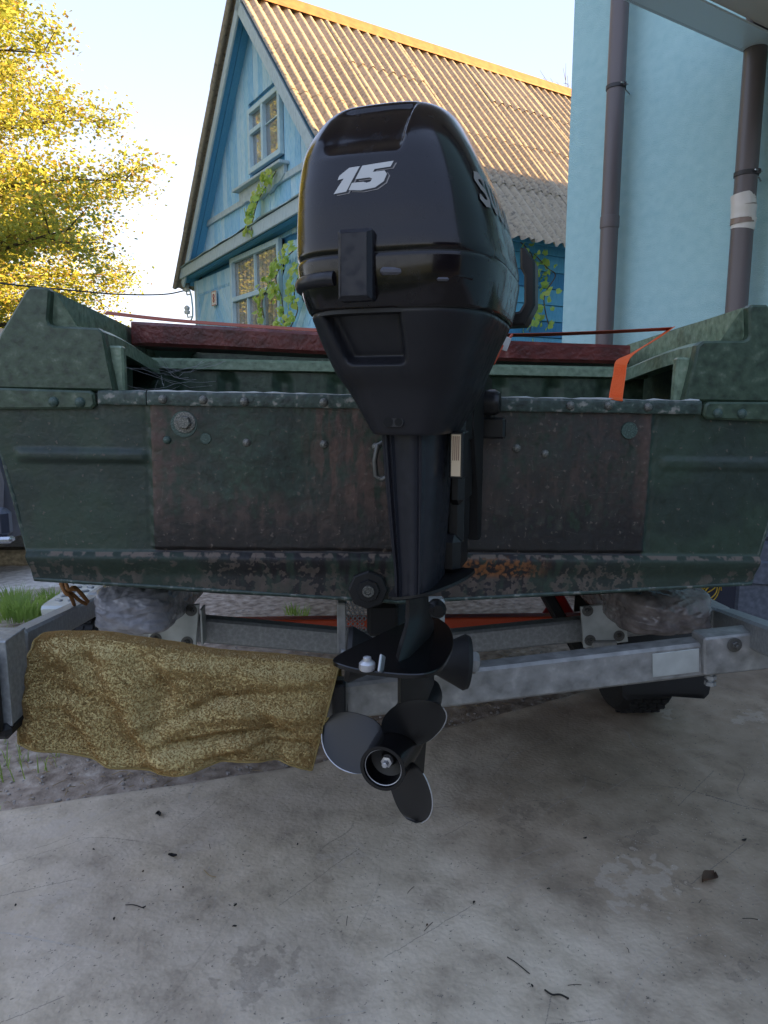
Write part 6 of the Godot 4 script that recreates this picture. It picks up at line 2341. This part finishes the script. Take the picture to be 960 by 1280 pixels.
func make_grass():
	rng.seed = 81
	grass_tuft(Vector3(-1.6669, 0, -3.202), 0.16, 0.13, 420, "larger green grass tuft on the pale paving at the left edge")
	grass_tuft(Vector3(-1.8162, 0, -3.4238), 0.12, 0.10, 220, "grass tuft just behind the larger tuft at the left edge")
	grass_tuft(Vector3(-1.6403, 0, -3.4518), 0.12, 0.08, 160, "small grass tuft beside the left mudguard")
	grass_tuft(Vector3(-0.4012, 0, -3.2266), 0.10, 0.07, 70, "sparse grass tuft on pale paving seen under the boat left of the motor")
	var n := noise(0.9, 3, 82)
	var g := Geo.new()
	for k in 3400:
		var x := rng.randf_range(-3.4, -0.85)
		var z := rng.randf_range(-3.3, -1.62)
		var far := (Vector3(x, 0, z) - SO).dot(E2)
		if far > -0.12 or n.get_noise_2d(x * 2.4, z * 2.4) < 0.05 - 0.5 * sm(-0.8, -1.5, x) + 0.5 * sm(-0.55, -0.2, far): continue
		var a := rng.randf() * TAU
		var l := rng.randf_range(0.03, 0.10)
		var lean := Vector3(cos(a), 0, sin(a)) * l * rng.randf_range(0.2, 0.7)
		var w := Vector3(-sin(a), 0, cos(a)) * 0.002
		var o := Vector3(x, -0.035, z)
		g.quad(o - w, o + w, o + Vector3(0, l * 0.6, 0) + lean * 0.4 + w * 0.7, o + Vector3(0, l * 0.6, 0) + lean * 0.4 - w * 0.7)
		g.tri(o + Vector3(0, l * 0.6, 0) + lean * 0.4 - w * 0.7, o + Vector3(0, l * 0.6, 0) + lean * 0.4 + w * 0.7, o + Vector3(0, l, 0) + lean)
	var o2 := put("grass", g.mesh(0), M.grass)
	o2.set_meta("kind", "stuff"); tag(o2, "thin green grass on the soil by the slab's left edge", "grass")
	g = Geo.new()
	for k in 700:
		var a := rng.randf_range(-1.6, 1.2)
		var p := SO + E1 * a + E2 * (0.26 * minf(a, 0.0) - 0.05 - pow(rng.randf(), 1.5) * 0.9)
		var d := Vector3.FORWARD.rotated(Vector3.UP, rng.randf() * TAU) * rng.randf_range(0.008, 0.045)
		p.y = -0.024 + rng.randf() * 0.008
		g.tube([p, p + d * 0.5 + Vector3(0, rng.randf_range(0.0, 0.008), 0), p + d + Vector3(0, 0.002, 0)], rng.randf_range(0.0006, 0.0014), 4, false)
	o2 = put("straw", g.mesh(0), M.straw)
	o2.set_meta("kind", "stuff"); tag(o2, "dry straw and stalks strewn on the bare soil", "straw")

# ------------------------------------------------------------------ litter on the slab
func make_litter():
	rng.seed = 91
	var curls: Array = []
	for k in 4:
		var g := Geo.new()
		var rings: Array = []
		for i in 7:
			var f := i / 6.0
			var w := 0.30 * sin(f * PI * 0.92 + 0.12)
			var c := Vector3(f - 0.5, 0.10 + 0.10 * sin(f * 5.0 + k), 0.08 * sin(f * 4.0 + k * 2))
			var ring := PackedVector3Array()
			for q in 5:
				var u := -1.0 + q * 0.5
				ring.append(c + Vector3(0, 0.22 * u * u, u * w))
			for q in range(4, -1, -1):
				var u := -1.0 + q * 0.5
				ring.append(c + Vector3(0, 0.22 * u * u - 0.015, u * w))
			rings.append(ring)
		g.loft(rings)
		curls.append(g.mesh(40))
	var leaf := func(p: Vector3, s: float, turn: float, label: String, k: int, m: Material, group := ""):
		var o := put("dry_leaf", curls[k], m)
		tag(o, label, "leaf", group)
		o.transform = Transform3D(Basis(Vector3.UP, turn).scaled_local(Vector3(s, s * 0.8, s)), p + Vector3(0, 0.003, 0))
	leaf.call(Vector3(0.6811, 0, -1.3702), 0.050, 0.6, "larger curled brown leaf on the concrete at the right", 0, M.dry)
	leaf.call(Vector3(-0.5445, 0, -1.6072), 0.024, 1.9, "curled dark leaf on the concrete below the towel", 1, M.dry_dark)
	leaf.call(Vector3(-0.4652, 0, -1.4474), 0.020, 0.1, "flat dark leaf scrap on the concrete below the curled one", 2, M.dry_dark)
	leaf.call(Vector3(0.8216, 0, -1.5053), 0.012, 0.1, "round dark crumb of leaf on the concrete near the right edge", 3, M.dry_dark)
	for k in 22:
		var px := rng.randf_range(-0.75, 0.95)
		var pz := rng.randf_range(-1.9, -1.02)
		if k < 10:
			px = rng.randf_range(-0.75, -0.05); pz = rng.randf_range(-1.66, -1.2)
		if pz < -1.75 + 0.3 * px and px < 0.4: continue
		leaf.call(Vector3(px, 0.001, pz), rng.randf_range(0.004, 0.010), rng.randf() * TAU, "small dark scrap of dry leaf lying on the concrete", rng.randi() % 4, M.dry_dark if rng.randf() < 0.75 else M.dry, "leaf scraps on the concrete")
	var twig := func(pts: Array, r: float, label: String, m: Material, group := ""):
		var g := Geo.new()
		g.tube(smooth_path(pts, 4), r, 5)
		tag(put("twig", g.mesh(60), m), label, "twig", group)
	twig.call([Vector3(0.2744, 0.003, -1.0858), Vector3(0.2835, 0.006, -1.0726), Vector3(0.2976, 0.004, -1.0748), Vector3(0.3107, 0.003, -1.0676)], 0.0016, "bent dark twig on the concrete near the bottom edge", M.dry_dark)
	twig.call([Vector3(0.2225, 0.003, -1.1588), Vector3(0.2358, 0.004, -1.1446), Vector3(0.2553, 0.003, -1.1204)], 0.0010, "thin straight stalk on the concrete above the bent twig", M.dry_dark)
	twig.call([Vector3(-0.3852, 0.003, -1.4023), Vector3(-0.3681, 0.005, -1.3812), Vector3(-0.3542, 0.003, -1.3788)], 0.0010, "short pale straw on the concrete below the towel", M.straw)
	twig.call([Vector3(-0.5146, 0.003, -1.2939), Vector3(-0.4961, 0.005, -1.2913), Vector3(-0.475, 0.003, -1.2848)], 0.0010, "curved dark stalk on the concrete at the left", M.dry_dark)
	for k in 8:
		var p := Vector3(rng.randf_range(-0.6, 0.9), 0.002, rng.randf_range(-1.6, -1.05))
		var d := Vector3.FORWARD.rotated(Vector3.UP, rng.randf() * TAU) * rng.randf_range(0.012, 0.03)
		twig.call([p, p + d * 0.5 + Vector3(0, 0.003, 0.002), p + d], 0.0006, "tiny dark stalk lying on the concrete", M.dry_dark, "tiny stalks on the concrete")

# ------------------------------------------------------------------ car, crates, cable
func make_car():
	var c := thing("parked_car", "dark blue car parked behind the boat at the left edge", "car", Vector3(-1.9147, 0.414, -3.7) * Vector3(1, 0, 1), 6.0)
	# own axes: x to the right, tail at z = 0, the bonnet towards -z; its right rear corner at the origin
	var half := 0.86
	var secs := [[0.0, 0.34, 0.72, 0.80], [-0.10, 0.26, 0.98, 0.84], [-0.35, 0.24, 1.30, 0.86], [-0.8, 0.24, 1.42, 0.86], [-1.9, 0.24, 1.44, 0.86], [-2.5, 0.24, 1.28, 0.86], [-3.0, 0.24, 0.98, 0.86], [-3.9, 0.26, 0.86, 0.84], [-4.15, 0.32, 0.66, 0.78]]
	var rings: Array = []
	for s in secs:
		var ring := PackedVector3Array()
		var w: float = s[3]
		var belt: float = min(0.92, s[2] - 0.02)
		var roof: float = s[2]
		for q in [[w - 0.06, s[1]], [w, s[1] + 0.10], [w + 0.015, (s[1] + belt) * 0.55], [w - 0.01, belt], [w - 0.03 - (roof - belt) * 0.42, roof - 0.05], [w - 0.12 - (roof - belt) * 0.42, roof], [0, roof + 0.02]]: ring.append(Vector3(q[0] - 0.86, q[1], s[0]))
		for q in [[w - 0.12 - (roof - belt) * 0.42, roof], [w - 0.03 - (roof - belt) * 0.42, roof - 0.05], [w - 0.01, belt], [w + 0.015, (s[1] + belt) * 0.55], [w, s[1] + 0.10], [w - 0.06, s[1]]]: ring.append(Vector3(-q[0] - 0.86, q[1], s[0]))
		ring.reverse()
		rings.append(ring)
	var g := Geo.new()
	g.loft(rings)
	put("body", g.mesh(32), M.car, c)
	g = Geo.new()
	for s in [-1.0, 1.0]:
		g.box(Vector3(-0.86 + s * 0.765, 1.14, -1.6), Vector3(0.02, 0.32, 1.7), 0.004, Basis(Vector3(0, 0, 1), s * 0.40))
	put("side_window", g.mesh(30), M.car_glass, c)
	g = Geo.new()
	g.box(Vector3(-0.86, 1.16, -0.225), Vector3(1.20, 0.34, 0.02), 0.004, Basis(Vector3.RIGHT, -0.62))
	put("rear_window", g.mesh(30), M.car_glass, c)
	g = Geo.new()
	g.box(Vector3(-0.86, 0.36, 0.0), Vector3(1.66, 0.16, 0.10), 0.03)
	put("bumper", g.mesh(30), M.car, c)
	g = Geo.new()
	g.box(Vector3(-0.86, 0.275, 0.03), Vector3(1.70, 0.035, 0.06), 0.012)
	put("trim_strip", g.mesh(30), M.chrome, c)
	for s in [-1.0, 1.0]:
		g = Geo.new()
		g.box(Vector3(-0.86 + s * 0.70, 0.80, -0.035), Vector3(0.16, 0.26, 0.06), 0.02, Basis(Vector3.RIGHT, -0.3))
		put("tail_light", g.mesh(30), M.lamp_red, c)
		for z in [-0.75, -3.3]:
			g = Geo.new()
			g.lathe([Vector2(0.18, -0.08), Vector2(0.28, -0.10), Vector2(0.305, -0.07), Vector2(0.305, 0.07), Vector2(0.28, 0.10), Vector2(0.18, 0.08)], Vector3(-0.86 + s * 0.79, 0.305, z), Basis(Vector3(0, 0, 1), -PI / 2), 28)
			var w := put("wheel", g.mesh(35), M.tyre, c)
			g = Geo.new()
			g.lathe([Vector2(0.18, -0.085), Vector2(0.05, -0.06), Vector2(0.05, 0.06), Vector2(0.18, 0.085)], Vector3(-0.86 + s * 0.79, 0.305, z), Basis(Vector3(0, 0, 1), -PI / 2), 20)
			put("rim", g.mesh(35), M.chrome, w)
	var tb := thing("timber_beam", "weathered timber lying on the paving beside the dark blue car", "timber", Vector3(-2.3789, 0, -4.2655) , 4.0)
	g = Geo.new()
	g.box(Vector3(-0.2, 0.05, 0), Vector3(1.1, 0.10, 0.13), 0.015)
	put("beam", g.mesh(30), M.log, tb)

func make_crates():
	var a := thing("plastic_crate", "dark navy plastic crate on the floor behind the right trailer rail", "crate", Vector3(1.3065, 0.0384, -2.78) * Vector3(1, 0, 1), -12.0)
	var g := Geo.new()
	g.box(Vector3(0, 0.19, 0), Vector3(0.17, 0.38, 0.22), 0.012)
	put("body", g.mesh(30), M.navy, a)
	g = Geo.new()
	g.box(Vector3(0, 0.392, 0), Vector3(0.185, 0.022, 0.235), 0.006)
	put("rim", g.mesh(30), M.navy, a)
	var b := thing("storage_box", "blue grey plastic box standing at the right edge against the wall", "box", Vector3(1.4956, 0.0591, -2.72) * Vector3(1, 0, 1), -20.0)
	g = Geo.new()
	g.box(Vector3(0, 0.24, 0), Vector3(0.26, 0.48, 0.24), 0.014)
	put("body", g.mesh(30), M.grey_plastic, b)
	g = Geo.new()
	g.box(Vector3(0, 0.500, 0), Vector3(0.28, 0.035, 0.26), 0.01)
	put("lid", g.mesh(30), M.grey_plastic, b)
	g = Geo.new()
	g.box(Vector3(-0.06, 0.355, 0.125), Vector3(0.12, 0.09, 0.02), 0.006)
	put("handle", g.mesh(30), M.grey_plastic, b)
	var w := thing("yellow_cord", "tangled thin yellow cord on the navy crate", "cord")
	rng.seed = 95
	for k in 4:
		g = Geo.new()
		var pts: Array = []
		var o := Vector3(1.2484, 0.2766, -2.66)
		for i in 7: pts.append(o + Vector3(0.035 * cos(i * 1.1 + k) - 0.01 * k, 0.035 * sin(i * 1.1 + k * 1.7), 0.02 * sin(i * 2.0 + k)))
		g.tube(smooth_path(pts, 4), 0.0022, 5)
		put("strand", g.mesh(60), M.yellow, w)

func make_cable():
	var c := thing("overhead_cable", "thin grey cable running from the house insulators out past the tree", "cable")
	var g := Geo.new()
	g.tube(smooth_path([Vector3(-3.2056, 2.7165, -12.05), Vector3(-3.3656, 2.5648, -11.4), Vector3(-3.6845, 2.4276, -10.4), Vector3(-4.0161, 2.3675, -9.6), Vector3(-4.4213, 2.3051, -8.6), Vector3(-5.0522, 2.3056, -7.4)], 6), 0.011, 6)
	put("wire", g.mesh(60), M.cable, c)

func _ready():
	setup()
	make_materials()
	make_ground()
	make_building()
	make_carport()
	make_house()
	make_tree(Vector3(-9.2, -0.07, -11.6), 13.0, 6.8, 460000, 501, "tall yellow green sunlit tree at the left, left of the blue house", 0.0)
	make_tree(Vector3(-10.5, -0.07, -17.5), 9.5, 4.6, 50000, 502, "yellow green tree further back behind the tall one", 0.0)
	make_bare_shrub()
	make_vines()
	make_boat()
	make_motor()
	make_trailer()
	make_towel()
	make_strap()
	make_rope()
	make_cobweb()
	make_grass()
	make_litter()
	make_car()
	make_crates()
	make_cable()
